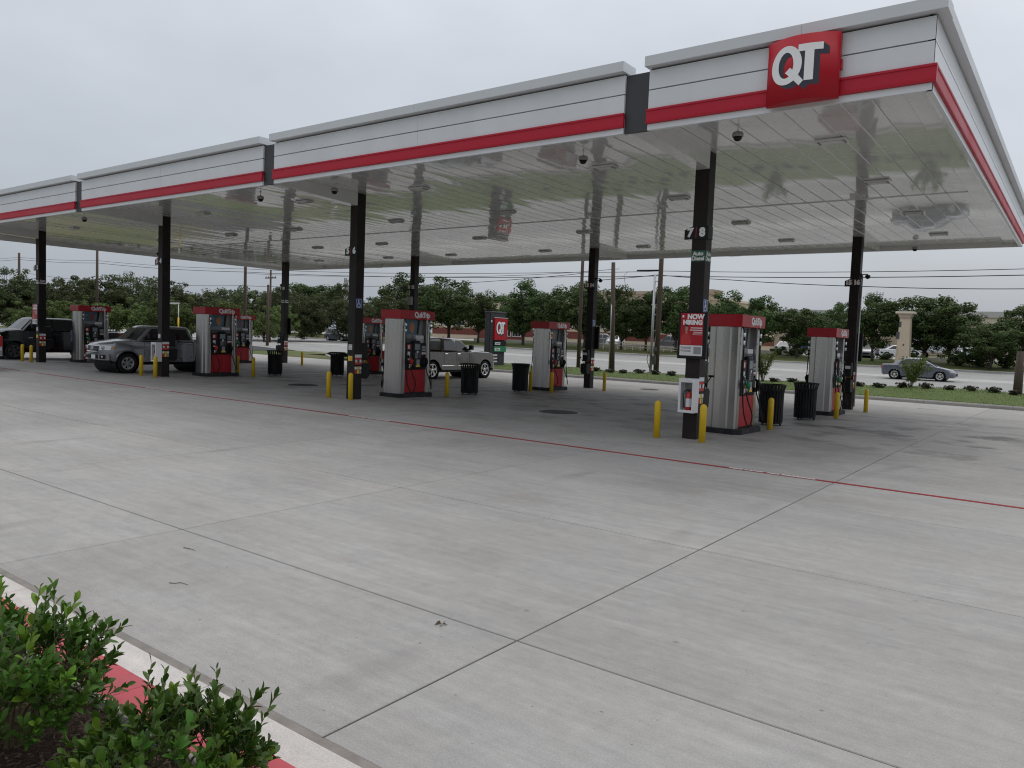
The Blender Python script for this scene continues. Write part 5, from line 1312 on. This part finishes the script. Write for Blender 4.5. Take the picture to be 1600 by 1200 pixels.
# ------------------------------------------------------------------ vegetation
def leafquad(b, c, nrm, up_, l, w):
    u = up_ - nrm * up_.dot(nrm)
    if u.length < .01: u = Vector((1, 0, 0))
    u.normalize(); s = nrm.cross(u)
    b.poly([c - u * l, c + s * w - u * l * .1, c + u * l, c - s * w - u * l * .1])
def rv(r): 
    while True:
        v = Vector((r.uniform(-1, 1), r.uniform(-1, 1), r.uniform(-1, 1)))
        if .02 < v.length < 1: return v.normalized()
def tree_meshes(seed, R, H, base, nclump, per, ls, wild=0):
    r = random.Random(seed); b = B(); cz = (H + base) / 2; hz = (H - base) / 2
    tr = B(); tr.tube([(0, 0, -.15), (.04, .02, base * .5), (.0, .05, base), (.08, 0, cz + hz * .3)], [.20, .15, .13, .05], 9)
    for k in range(nclump):
        d = rv(r); q = r.uniform(.35, 1) ** .5 if k % 3 else r.uniform(.1, .7)
        sq = 1 - .28 * max(0, -d.z)                       # flatter below
        c = Vector((d.x * R * q * sq, d.y * R * q * sq, cz + d.z * hz * q * (.85 if d.z < 0 else 1)))
        if wild: c += Vector((r.gauss(0, wild), r.gauss(0, wild), r.gauss(0, wild)))
        cr = r.uniform(.16, .34) * R * (1 - .35 * q)
        cr = max(cr, .14 * R)
        if k % 2 == 0: 
            st = Vector((0, .03, r.uniform(base * .8, cz))); tr.tube([st, st.lerp(c, .5) + Vector((0, 0, .15)), c], [.055, .035, .012], 5)
        for i in range(per):
            v = rv(r); rad = cr * r.uniform(.25, 1.12) ** .6
            p = c + Vector((v.x * rad * 1.15, v.y * rad * 1.15, v.z * rad * .8))
            nn = (v + Vector((0, 0, .5)) + rv(r) * .9).normalized(); l = ls * r.uniform(.6, 1.25)
            leafquad(b, p, nn, rv(r), l, l * .52)
    tm_ = tr.mesh('trunk'); tm_.materials.append(M_bark)
    cm_ = bpy.data.meshes.new('crown'); b.bm.to_mesh(cm_); b.bm.free()
    return tm_, cm_
def tree_proto(name, seed, R, H, base, nc, per, ls, m, wild=0, cat='tree'):
    tm_, cm_ = tree_meshes(seed, R, H, base, nc, per, ls, wild); cm_.materials.append(m); return tm_, cm_, R, H, name, cat
def plant(pr, x, y, z, H, R, label, group, rz=None):
    tm_, cm_, R0, H0, name, cat = pr
    t = thing(name, label, cat, (x, y, z), random.uniform(0, 6.28) if rz is None else rz, group)
    t.scale = (R / R0, R / R0, H / H0)
    link('trunk', tm_, t); link('crown', cm_, t); return t
oak = [tree_proto('oak_tree', 10 + i, 3.4, 7.6, (1.2, 1.5, 1.35, 1.6, 1.1)[i], (95, 120, 80, 105, 130)[i], 110, (.16, .15, .17, .14, .15)[i], M_leaf, (.15, .3, .22, .4, .25)[i]) for i in range(5)]
wild = [tree_proto('wild_tree', 30 + i, 3.0, 7.0, .6, (105, 80, 130)[i], (70, 85, 60)[i], (.15, .16, .13)[i], M_leaf2, (.5, .35, .6)[i]) for i in range(3)]
brush = [tree_proto('brush_shrub', 50 + i, 2.1, 3.4, .1, 55, 80, .12, M_leaf3, .25, 'shrub') for i in range(2)]
oaks = [(-104.1, 72, 1.0, 9.33, 5.86, 'broad dark oak right of the rear left column'), (-95.9, 72, 1.0, 8.47, 2.9, 'dark oak left of the wheelchair sign column'), (-86.5, 72, 1.0, 6.62, 2.8, 'small oak just right of the wheelchair sign column'),
        (-74.2, 67, .77, 8.88, 4.53, 'large oak behind the middle front pump'), (-66.2, 67, .77, 8.78, 4.16, 'large oak above the taupe pickup'), (-60.7, 67, .77, 7.13, 3.0, 'oak between the taupe pickup and the price sign'),
        (-53.1, 67, .77, 7.77, 3.6, 'oak right of the price sign'), (-48.2, 67, .77, 7.08, 3.0, 'oak above the pump at the rear column by the leaning pole'), (-43.6, 67, .77, 8.24, 3.9, 'tall oak behind the rear column by the leaning pole'),
        (-38.4, 67, .77, 7.04, 2.7, 'oak behind the leaning pole'), (-35.2, 67, .77, 6.65, 2.9, 'oak left of the pale steel pole'), (-31.3, 67, .77, 8.10, 3.3, 'oak behind the hiring poster column'),
        (-25.5, 67, .77, 6.42, 3.1, 'oak above the nearest pump header'), (-21.7, 67, .77, 6.21, 3.1, 'oak just right of the nearest pump'), (-17.7, 67, .77, 5.56, 2.9, 'oak left of the rear right pump'),
        (-13.8, 67, .77, 5.64, 2.4, 'slender oak left of the rear right column'), (-10.4, 67, .77, 6.41, 2.9, 'oak between the rear right column and the cream pillar'), (-5.9, 67, .77, 6.90, 4.0, 'biggest oak behind the cream pillar'),
        (-3.9, 68, .8, 5.28, 2.4, 'oak behind the sedan at its right'), (-.2, 64, .54, 4.40, 2.9, 'low bluish oak at the right beyond the sedan'), (2.4, 67, .77, 6.02, 2.7, 'oak cut by the right edge of the frame')]
for i, (x, y, z, H, R, lab) in enumerate(oaks):
    plant(oak[(i * 3 + i // 4) % 5], x, y, z - .05, H, R * (1.16 if x < -28 else 1.0), lab, 'oaks along the far side of the road')
wl = [(-97.7, 22.8, .82, 6.66, 2.9), (-99.4, 26.5, .72, 5.77, 2.9), (-101.1, 30.2, .56, 6.9, 3), (-91.5, 28.6, .63, 5.93, 2.8), (-93.7, 32, .48, 7.34, 3.1), (-94.7, 36.3, .29, 8.26, 3.4), (-85.7, 34.2, .38, 6.71, 2.8), (-86.3, 38.7, .2, 6.28, 3.1), (-87.7, 42.6, .13, 6.64, 3.2), (-79.3, 40.1, .17, 5.97, 2.8), (-80.6, 44.2, .13, 7.04, 3.1), (-76.5, 46.5, .14, 7.0, 2.9)]
wn = ['at the far left edge behind the black pickup', 'behind the black pickup bonnet', 'behind the leftmost column', 'just right of the leftmost column', 'above the far left pump', 'with the tallest open crown, left of the silver pickup', 'left of the extinguisher column beside the silver pickup', 'just right of the column beside the silver pickup', 'behind the clearance bar', 'above the pump behind the silver pickup', 'right of the pump behind the silver pickup', 'left of the rear left column']
for i, (x, y, z, H, R) in enumerate(wl):
    plant(wild[i % 3], x, y, z - .05, H, R, 'ragged dark tree ' + wn[i], 'trees of the wood at the left')
vs, fs = [], []
for i in range(24):                                    # the wood behind reads as one mass
    x = -111 + i * 1.9 - (i % 2) * 3; y = 12 + i * 2.1 + (i % 3); H_ = 5.2 + (i * 7 % 5) * .35
    me = wild[i % 3][1]; M_ = Matrix.Translation((x, y, .3)) @ Matrix.Rotation(i * 1.1, 4, 'Z') @ Matrix.Diagonal((1.07, 1.07, H_ / 7, 1)); o0 = len(vs)
    vs += [M_ @ v.co for v in me.vertices]; fs += [[o0 + q for q in p.vertices] for p in me.polygons]
me = bpy.data.meshes.new('background_wood'); me.from_pydata(vs, [], fs); me.materials.append(M_leaf2)
g = link('background_wood', me); g['kind'] = 'stuff'; g['label'] = 'dark mass of the wood behind the ragged trees at the left'
bl_ = [(-84.6, 19.7, .84, 2.6, 1.9), (-83.2, 22, .83, 3.2, 2.2), (-82.1, 24.2, .79, 3.57, 2.2), (-80.8, 26.3, .72, 3.28, 2.1), (-79, 28.9, .61, 3.7, 2.3), (-77.3, 31.5, .5, 4.25, 2.5), (-76, 33.7, .4, 4.2, 2.2), (-73.9, 37.2, .3, 4.6, 2.3), (-71.0, 39.9, .2, 4.6, 2.1), (-74.2, 44.7, .18, 4.6, 1.9), (-92, 63.6, .7, 4.0, 2.4), (-97, 66.5, .8, 4.6, 2.8), (-86.5, 66.8, .8, 5.2, 2.4)]
bn_ = ['at the far left behind the black pickup', 'behind the black pickup windscreen', 'behind the leftmost column', 'left of the far left pump', 'right of the far left pump', 'left of the column beside the silver pickup', 'right of the column beside the silver pickup', 'left of the pump behind the silver pickup', 'right of the pump behind the silver pickup', 'left of the rear left column', 'right of the rear left column across the road', 'under the broad dark oak across the road', 'by the small cream and brick building']
for i, (x, y, z, H, R) in enumerate(bl_):
    plant(brush[i % 2], x, y, z - .05, H, R, 'pale green brush ' + bn_[i], 'brush in front of the wood')
far = [(-20.5, 69.5, .9, 1.0, .9, 'clipped dark bush left of the oak by the rear right pump'), (-18.7, 69.5, .9, 1.3, 1.5, 'wide dark bush under the oak left of the rear right pump'), (-9.8, 69.5, .9, .9, .9, 'small dark bush left of the cream pillar'), (-7.2, 69.8, .95, 1.1, 1.0, 'dark bush at the foot of the cream pillar'), (-2.8, 66.5, .8, 1.6, 1.8, 'big dark bush right of the sedan'), (-1.2, 66, .75, 1.4, 1.5, 'dark bush under the low bluish oak'), (.9, 66, .75, 1.5, 1.5, 'dark bush near the right edge across the road')]
dark = tree_proto('dark_bush', 70, 1.5, 1.5, .02, 30, 90, .09, M_leaf, .08, 'shrub')
for x, y, z, H, R, lab in far: plant(dark, x, y, z - .05, H, R, lab, 'bushes across the road')
small = tree_proto('round_shrub', 77, .45, .38, .01, 34, 70, .030, M_shrub, .0, 'shrub')
sx = [-20.6, -16.36, -15.5, -14.63, -13.65, -12.65, -11.65, -6.06, -5.17, -2.02, -1.15, -.17, .78, 1.69, 2.54, 3.38, 4.17, -7.6, -8.6]
sl_ = ['left of a rear pump', 'right of a rear column', 'left of the bollard by the leaning pole', 'below the leaning pole', 'left of the pale steel pole', 'at the foot of the tall brown pole', 'just left of the hiring poster column', 'right of the nearest pump', 'left of the rear right pump', 'right of the rear right column', 'left of the leafy shrub by the sedan', 'under the leafy shrub by the sedan', 'right of the leafy shrub by the sedan', 'below the sedan front wheel', 'right of the sedan nose', 'second in from the right edge', 'at the right edge', 'behind the first trash can', 'behind the nearest pump']
for x, l in zip(sx, sl_): plant(small, x, 23.9 + random.uniform(-.15, .15), mound(x, 23.9) - .02, .25 * random.uniform(.85, 1.15), .32 * random.uniform(.85, 1.15), 'low dark round shrub on the grass strip, ' + l, 'low shrubs on the grass strip')
def crape(x, y, H, R, lab, seed):
    t = thing('leafy_shrub', lab, 'shrub', (x, y, mound(x, y) - .03), 0, 'young leafy shrubs on the grass strip')
    r = random.Random(seed); st = B(); b = B()
    for k in range(14):
        a = r.uniform(0, 6.28); tip = Vector((cos(a) * R * r.uniform(.3, 1), sin(a) * R * r.uniform(.3, 1), H * r.uniform(.65, 1)))
        p = catmull([(0.04 * cos(a), .04 * sin(a), 0), tip * .45 + Vector((0, 0, .15 * H)), tip], 5)
        st.tube(p, [.012] * (len(p) - 1) + [.005], 5)
        for q in p[3:]:
            for i in range(18):
                c = q + rv(r) * r.uniform(.03, .20); leafquad(b, c, (rv(r) + Vector((0, 0, .6))).normalized(), rv(r), .045 * r.uniform(.7, 1.3), .024)
    st.build('stems', M_twig, t); o = bpy.data.meshes.new('foliage'); b.bm.to_mesh(o); b.bm.free(); o.materials.append(M_crape); link('foliage', o, t)
crape(-6.75, 24.3, 1.6, .72, 'pale young shrub on the grass strip behind the nearest trash cans', 3)
crape(.08, 24.3, 1.42, .85, 'leafy young shrub on the grass strip in front of the sedan', 4)

# ------------------------------------------------------------------ buildings and cars across the road
t = thing('shopping_pillar', 'cream stucco pillar sign with a wide cap across the road', 'sign', (-7.07, 63.6, .72), 0)
b = B(); b.prism([(-.62, 0), (.58, 0), (.45, 4.25), (-.40, 4.25)], 'y', -.5, .5, .02); b.build('shaft', M_cream, t)
b = B(); b.prism([(-.42, 4.25), (.47, 4.25), (.66, 4.62), (-.60, 4.62)], 'y', -.62, .62, .01); b.build('collar', M_tan, t)
b = B(); b.box(-.76, .78, -.78, .78, 4.62, 4.82, .03, 1); b.build('cap', M_creamlt, t)
b = B(); b.box(-.62, -.35, -.54, -.50, 2.3, 2.95); b.box(-.45, -.25, -.53, -.50, 3.4, 3.9); b.box(-.02, .10, -.53, -.50, 1.7, 1.85); b.build('plaque', M_dkgrey, t)
b = B(); b.use(M_tan)
for q in range(9):
    a = q / 8 * 1.2; b.box(-.52 + .09 * sin(a * 2.6), -.47 + .09 * sin(a * 2.6), -.53, -.50, .7 + q * .1, .8 + q * .1)
b.build('relief', None, t)
def windows(parent, xs, y, z0, z1, w, m=M_glass, fm=M_paper, bars=2):
    for x in xs:
        b = B()
        for (p, q, r, s) in ((x, x + .08, z0, z1), (x + w - .08, x + w, z0, z1), (x + .08, x + w - .08, z0, z0 + .08), (x + .08, x + w - .08, z1 - .08, z1)): b.box(p, q, y - .10, y, r, s)
        for k in range(1, bars + 1): b.box(x + w * k / (bars + 1) - .03, x + w * k / (bars + 1) + .03, y - .08, y, z0 + .08, z1 - .08)
        b.box(x + .08, x + w - .08, y - .075, y, (z0 + z1) / 2 - .03, (z0 + z1) / 2 + .03)
        f = b.build('window', fm, parent)
        b = B(); b.box(x + .08, x + w - .08, y - .04, y - .01, z0 + .08, z1 - .08); b.build('pane', m, f)
t = thing('shop_building', 'long cream shop building with a red brick base behind the oaks', 'building', (-62, 96, 1.1))
b = B(); b.box(-34, 24, 0, 26, 0, .75); b.box(-34, 24, 0, 26, 1.95, 7.4); b.build('wall', M_cream, t)
b = B(); b.box(-34.05, 24.05, -.06, 26.05, .75, 1.95); b.build('brick_band', M_brick, t)
b = B(); b.box(-34.3, 24.3, -.3, 26.3, 7.4, 7.75); b.build('coping', M_creamlt, t)
b = B(); b.box(-22, -12, -.5, 8, 0, 4.6); b.build('brick_bay', M_brick, t)
b = B(); b.box(-22.4, -11.6, -.9, 8.4, 4.6, 4.9); b.build('bay_coping', M_tan, t)
b = B(); b.box(2, 14, -.4, 8, 2.0, 8.2); b.build('parapet_wall', M_cream, t)
b = B(); b.box(1.6, 14.4, -.8, 8.4, 8.2, 8.7); b.build('parapet_coping', M_tan, t)
b = B(); b.prism([(19.6, 8.2), (22.9, 8.2), (23.4, 8.9), (19.1, 8.9)], 'y', -1.2, 3); b.build('tower_cornice', M_tan, t)
b = B(); b.box(20, 22.5, -.9, 2.6, 0, 8.2); b.build('tower', M_cream, t)
b = B(); b.box(20.3, 21.0, -.98, -.9, 2, 7.6); b.build('brick_pilaster', M_brick, t)
windows(t, [-16.5, -14.2], -.5, .7, 2.6, 2.0); windows(t, [4, 8], -.4, 2.6, 4.2, 2.2); windows(t, [-32, -28, -4], 0, 2.4, 4.0, 2.2)
t = thing('store_building', 'pale flat roofed store far behind the trees at right', 'building', (-20, 150, 1.2))
b = B(); b.box(-34, 18, 0, 40, 0, 6.2); b.build('wall', M_tan, t)
b = B(); b.box(-34.3, 18.3, -.4, 40, 6.2, 7.3); b.build('lower_cornice', M_creamlt, t)
b = B(); b.box(-34.6, 18.6, -.7, 40, 7.3, 8.4); b.build('upper_cornice', M_roofgrey, t)
b = B(); b.box(8, 9.5, -.2, 0, 3.8, 5.4); b.box(-20, -17, -.2, 0, 3, 5.4); b.build('opening', M_dkgrey, t)
t = thing('corner_building', 'small cream building with brick base left of the wheelchair sign column', 'building', (-87.0, 66.5, .8))
b = B(); b.box(-1.9, 5, 0, 5, 1.25, 2.85); b.build('wall', M_cream, t)
b = B(); b.box(-1.95, 5.05, -.05, 5, 0, 1.25); b.build('brick_band', M_brick, t)
b = B(); b.box(-2.1, 5.2, -.2, 5.2, 2.85, 2.98); b.build('coping', M_creamlt, t)
t = thing('kiosk_sign', 'small white notice board on the far corner beyond the road', 'sign', (-95.9, 66, .8))
b = B(); b.box(-.6, .6, -.05, .05, .5, 1.3); b.build('board', M_paper, t)
b = B(); b.box(-.5, -.42, -.04, .04, 0, .5); b.box(.42, .5, -.04, .04, 0, .5); b.build('post', M_alum, t)
t = thing('ramp_railing', 'cream painted railing along a ramp beyond the road', 'railing', (-40.6, 66.5, 0))
pts = [(1.0 * k, lerp(1.0, .62, k / 11), lerp(1.75, 1.18, k / 11)) for k in range(12)]
for x, z0, z1 in pts: b = B(); b.box(x - .04, x + .04, -.04, .04, z0 - .2, z1); b.build('post', M_creamlt, t)
for q in (1, .5):
    b = B(); b.tube([(x, -.06, lerp(z0, z1, q)) for x, z0, z1 in pts], .045, 6); b.build('rail', M_creamlt, t)
# low concrete wall of the car park
t = thing('low_wall', 'low pale concrete wall behind the far verge', 'wall', (-20, 71.2, 1.0))
b = B(); b.box(-45, 1.6, 0, .2, -.2, .42, .02, 1); b.box(11.5, 16.4, 0, .2, -.2, .38, .02, 1); b.build('wall_face', M_gut, t)
# parked cars
def boxcar(P): return P
suv = sedan_params(); suv.update(roof=1.72, cr_b=-2.05, cr_t=-1.75, belt=1.08, side_windows=[[(.86, .10), (.30, .82), (-.36, .84), (-.38, .10)], [(-.46, .10), (-.44, .84), (-1.5, .82), (-1.75, .12)]])
def suvp():
    P = sedan_params(); P.update(roof=1.72, cr_b=-2.08, cr_t=-1.75, side_windows=suv['side_windows']); return P
c1 = sedan('white parked car behind the dark bush left of the rear right pump', M_whitecar, sedan_params(), 'cars parked across the road'); c1.location = (-22.2, 77.5, 1.05); c1.rotation_euler = (0, 0, radians(100))
c2 = sedan('bright blue and white parked car left of the rear right pump', M_bluecar, suvp(), 'cars parked across the road'); c2.location = (-17.7, 76, 1.05); c2.rotation_euler = (0, 0, radians(10))
c3 = sedan('pale silver car parked right of the rear right column', M_silver, suvp(), 'cars parked across the road'); c3.location = (-12.6, 74.5, 1.05); c3.rotation_euler = (0, 0, radians(-80))
for src, x, y, a, lab in ((c1, -10.9, 84, 5, 'white car parked left of the cream pillar'), (c3, -51.5, 86, 20, 'silver car parked behind the pump at the rear column by the leaning pole'), (c1, -46.5, 80, -75, 'white car parked just right of the rear column by the leaning pole'), (c3, -37.2, 78, 170, 'silver car parked behind the ramp railing'),
                     (c3, -14.8, 88, 175, 'silver car far back in the car park right of the rear right column'), (c1, -3.6, 84, 15, 'white car parked right of the biggest oak'), (c1, -33.5, 80, 95, 'white car seen through the oaks behind the hiring poster'), (c1, -20.5, 88, 170, 'white car far back in the car park left of the rear right pump'), (c3, -63, 88, 0, 'silver car parked left of the price sign')):
    dup(src, (x, y, 1.08), radians(a), lab, 'cars parked across the road')
t = thing('lorry', 'white box lorry parked under the biggest oak across the road', 'truck', (-6.6, 86, 1.08))
b = B(); b.box(-3.4, 1.2, -1.15, 1.15, .8, 3.0, .04, 1); b.build('cargo_box', M_whitecar, t)
b = B(); b.prism([(1.3, .6), (3.3, .6), (3.35, 1.25), (2.9, 1.4), (2.5, 2.2), (1.3, 2.25)], 'y', -1.05, 1.05, .06); b.build('cab', M_whitecar, t)
b = B()
for s in (-1, 1): b.poly([(1.6, s * 1.055, 1.45), (2.7, s * 1.055, 1.45), (2.42, s * 1.055, 2.08), (1.6, s * 1.055, 2.1)])
b.build('window', M_glass, t)
for ax in (-2.2, 2.3):
    for s in (-1, 1): wheel(t, ax, s * .98, .42, .28, .25, 5, M_alum, s)
t = thing('blue_pickup', 'dark blue parked vehicle seen behind the front column by the middle pump across the road', 'car', (-79.5, 66.5, .85))
bpy.data.objects.remove(t)
c4 = sedan('dark blue car waiting by the small cream and brick building', M_bluegrey, suvp(), 'cars parked across the road'); c4.location = (-79.6, 58.5, .32); c4.rotation_euler = (0, 0, radians(5))

# ------------------------------------------------------------------ foreground bushes with glossy leaves
def leaf_mesh(seed, m):
    r = random.Random(seed); b = B(); n = 5; fold = r.uniform(.10, .22); curl = r.uniform(.05, .22); ws = [.0, .13, .20, .225, .15, .0]
    mid = []; Lf = []; Rt = []
    for k in range(n + 1):
        u = k / n; z = -curl * (u - .3) ** 2 * 1.2
        mid.append(b.bm.verts.new((0, u, z)))
        if 0 < k < n:
            w = ws[k]; Lf.append(b.bm.verts.new((-w, u + .02, z + fold * w * 2))); Rt.append(b.bm.verts.new((w, u + .02, z + fold * w * 2)))
    for S_, sg_ in ((Lf, 1), (Rt, -1)):
        ch = [mid[0]] + S_ + [mid[n]]
        for k in range(n):
            q = [mid[k], mid[k + 1], ch[k + 1], ch[k]]; q = [v for i, v in enumerate(q) if v not in q[:i]]
            if len(q) > 2: b._f(q if sg_ > 0 else q[::-1], True)
    me = bpy.data.meshes.new('leaf'); b.bm.to_mesh(me); b.bm.free(); me.materials.append(m); return me
LV = [leaf_mesh(s, M_holly) for s in range(5)]; LY = [leaf_mesh(9 + s, M_hollyl) for s in range(2)]
CP = cam.matrix_world.translation.copy()
def bush(x, y, R, H, nsprig, seed, label, low=.0):
    r = random.Random(seed); z0 = .08
    t = thing('glossy_bush', label, 'bush', (x, y, z0), 0, 'evergreen bushes in the planting bed')
    st = B(); leaves = []; C0 = Vector((0, 0, H * .30)); berries = B()
    stems = []
    for k in range(12):
        a = k * 2.4 + r.uniform(-.3, .3); q = r.uniform(.3, .75)
        tip = Vector((cos(a) * R * q, sin(a) * R * q, H * r.uniform(.45, .85)))
        p = catmull([(cos(a) * .05, sin(a) * .05, -.02), tip * .5 + Vector((0, 0, .04)), tip], 4); stems.append(p)
        st.tube(p, [.008 - .004 * i / len(p) for i in range(len(p))], 6)
    for k in range(nsprig):
        d = rv(r)
        if d.z < -.25: d.z *= -.5
        d.normalize(); q = r.uniform(.45, 1) ** .6
        ln = r.uniform(.06, .13) * (2.1 if r.random() < .17 else 1)
        root = C0 + Vector((d.x * R * q * .88, d.y * R * q * .88, d.z * (H - C0.z) * q * .86 if d.z > 0 else d.z * C0.z * .9))
        ax = (d * .55 + Vector((0, 0, .75)) + rv(r) * .42).normalized(); tip = root + ax * ln
        near = min((pt for s_ in stems for pt in s_[2:]), key=lambda v: (v - root).length)
        st.tube([near, near.lerp(root, .6) + Vector((0, 0, -.01)), root, tip], [.004, .003, .0025, .0018], 5)
        sd_ = ax.cross(Vector((1, 0, .1))).normalized(); s2 = ax.cross(sd_); nl = r.randint(9, 13); young = r.random() < .10
        for i in range(nl):
            u = .15 + .85 * i / (nl - 1); a = i * 2.4 + r.uniform(-.3, .3); out_ = sd_ * cos(a) + s2 * sin(a)
            ang = lerp(1.05, .40, u) + r.uniform(-.25, .25); ld = (out_ * sin(ang) + ax * cos(ang)).normalized()
            nn = (ax * sin(ang) - out_ * cos(ang)).normalized(); l = r.uniform(.034, .072) * (.8 if i == nl - 1 else 1)
            xa = ld.cross(nn).normalized()
            M_ = Matrix((xa * l, ld * l, nn * l)).transposed().to_4x4(); M_.translation = root + ax * ln * u
            leaves.append((M_, young and u > .45, r.random()))
        if r.random() < .10 and d.z < .5:
            for i in range(7): berries.ball(root + rv(r) * .022, .0045, 5)
    base = Vector((x, y, z0))
    def rank(L_):
        p = base + L_[0].translation; v = (p - C0 - base); return (p - CP).length - .6 * v.normalized().dot((CP - p).normalized()) - .3 * v.z
    leaves.sort(key=rank)
    for M_, yg, q in leaves[:300]:
        o = link('leaf', (LY[int(q * 2) % 2] if yg else LV[int(q * 5) % 5]), t); o.matrix_local = M_
    vs, fs, mi = [], [], []
    for M_, yg, q in leaves[300:]:
        me = LY[int(q * 2) % 2] if yg else LV[int(q * 5) % 5]; o0 = len(vs)
        vs += [M_ @ v.co for v in me.vertices]
        for p in me.polygons: fs.append([o0 + i for i in p.vertices]); mi.append(1 if yg else 0)
    me = bpy.data.meshes.new('foliage'); me.from_pydata(vs, [], fs); me.materials.append(M_holly); me.materials.append(M_hollyl)
    me.polygons.foreach_set('material_index', mi); me.polygons.foreach_set('use_smooth', [True] * len(fs))
    fo = link('foliage', me, t); fo['kind'] = 'stuff'
    st.build('stems', M_twig, t)
    if berries.bm.verts: berries.build('berries', M_berry, t)
    return t
bush(2.72, -13.67, .44, .60, 270, 1, 'large glossy evergreen bush with green berries at the bottom left')
bush(3.74, -13.50, .37, .42, 230, 2, 'lower glossy evergreen bush at the bottom, right of the red kerb gap')
bush(1.62, -13.66, .34, .74, 130, 3, 'evergreen bush at the left edge with only its outer sprigs in view')
bush(4.62, -13.75, .34, .32, 140, 4, 'low evergreen bush below the bottom edge of the frame')
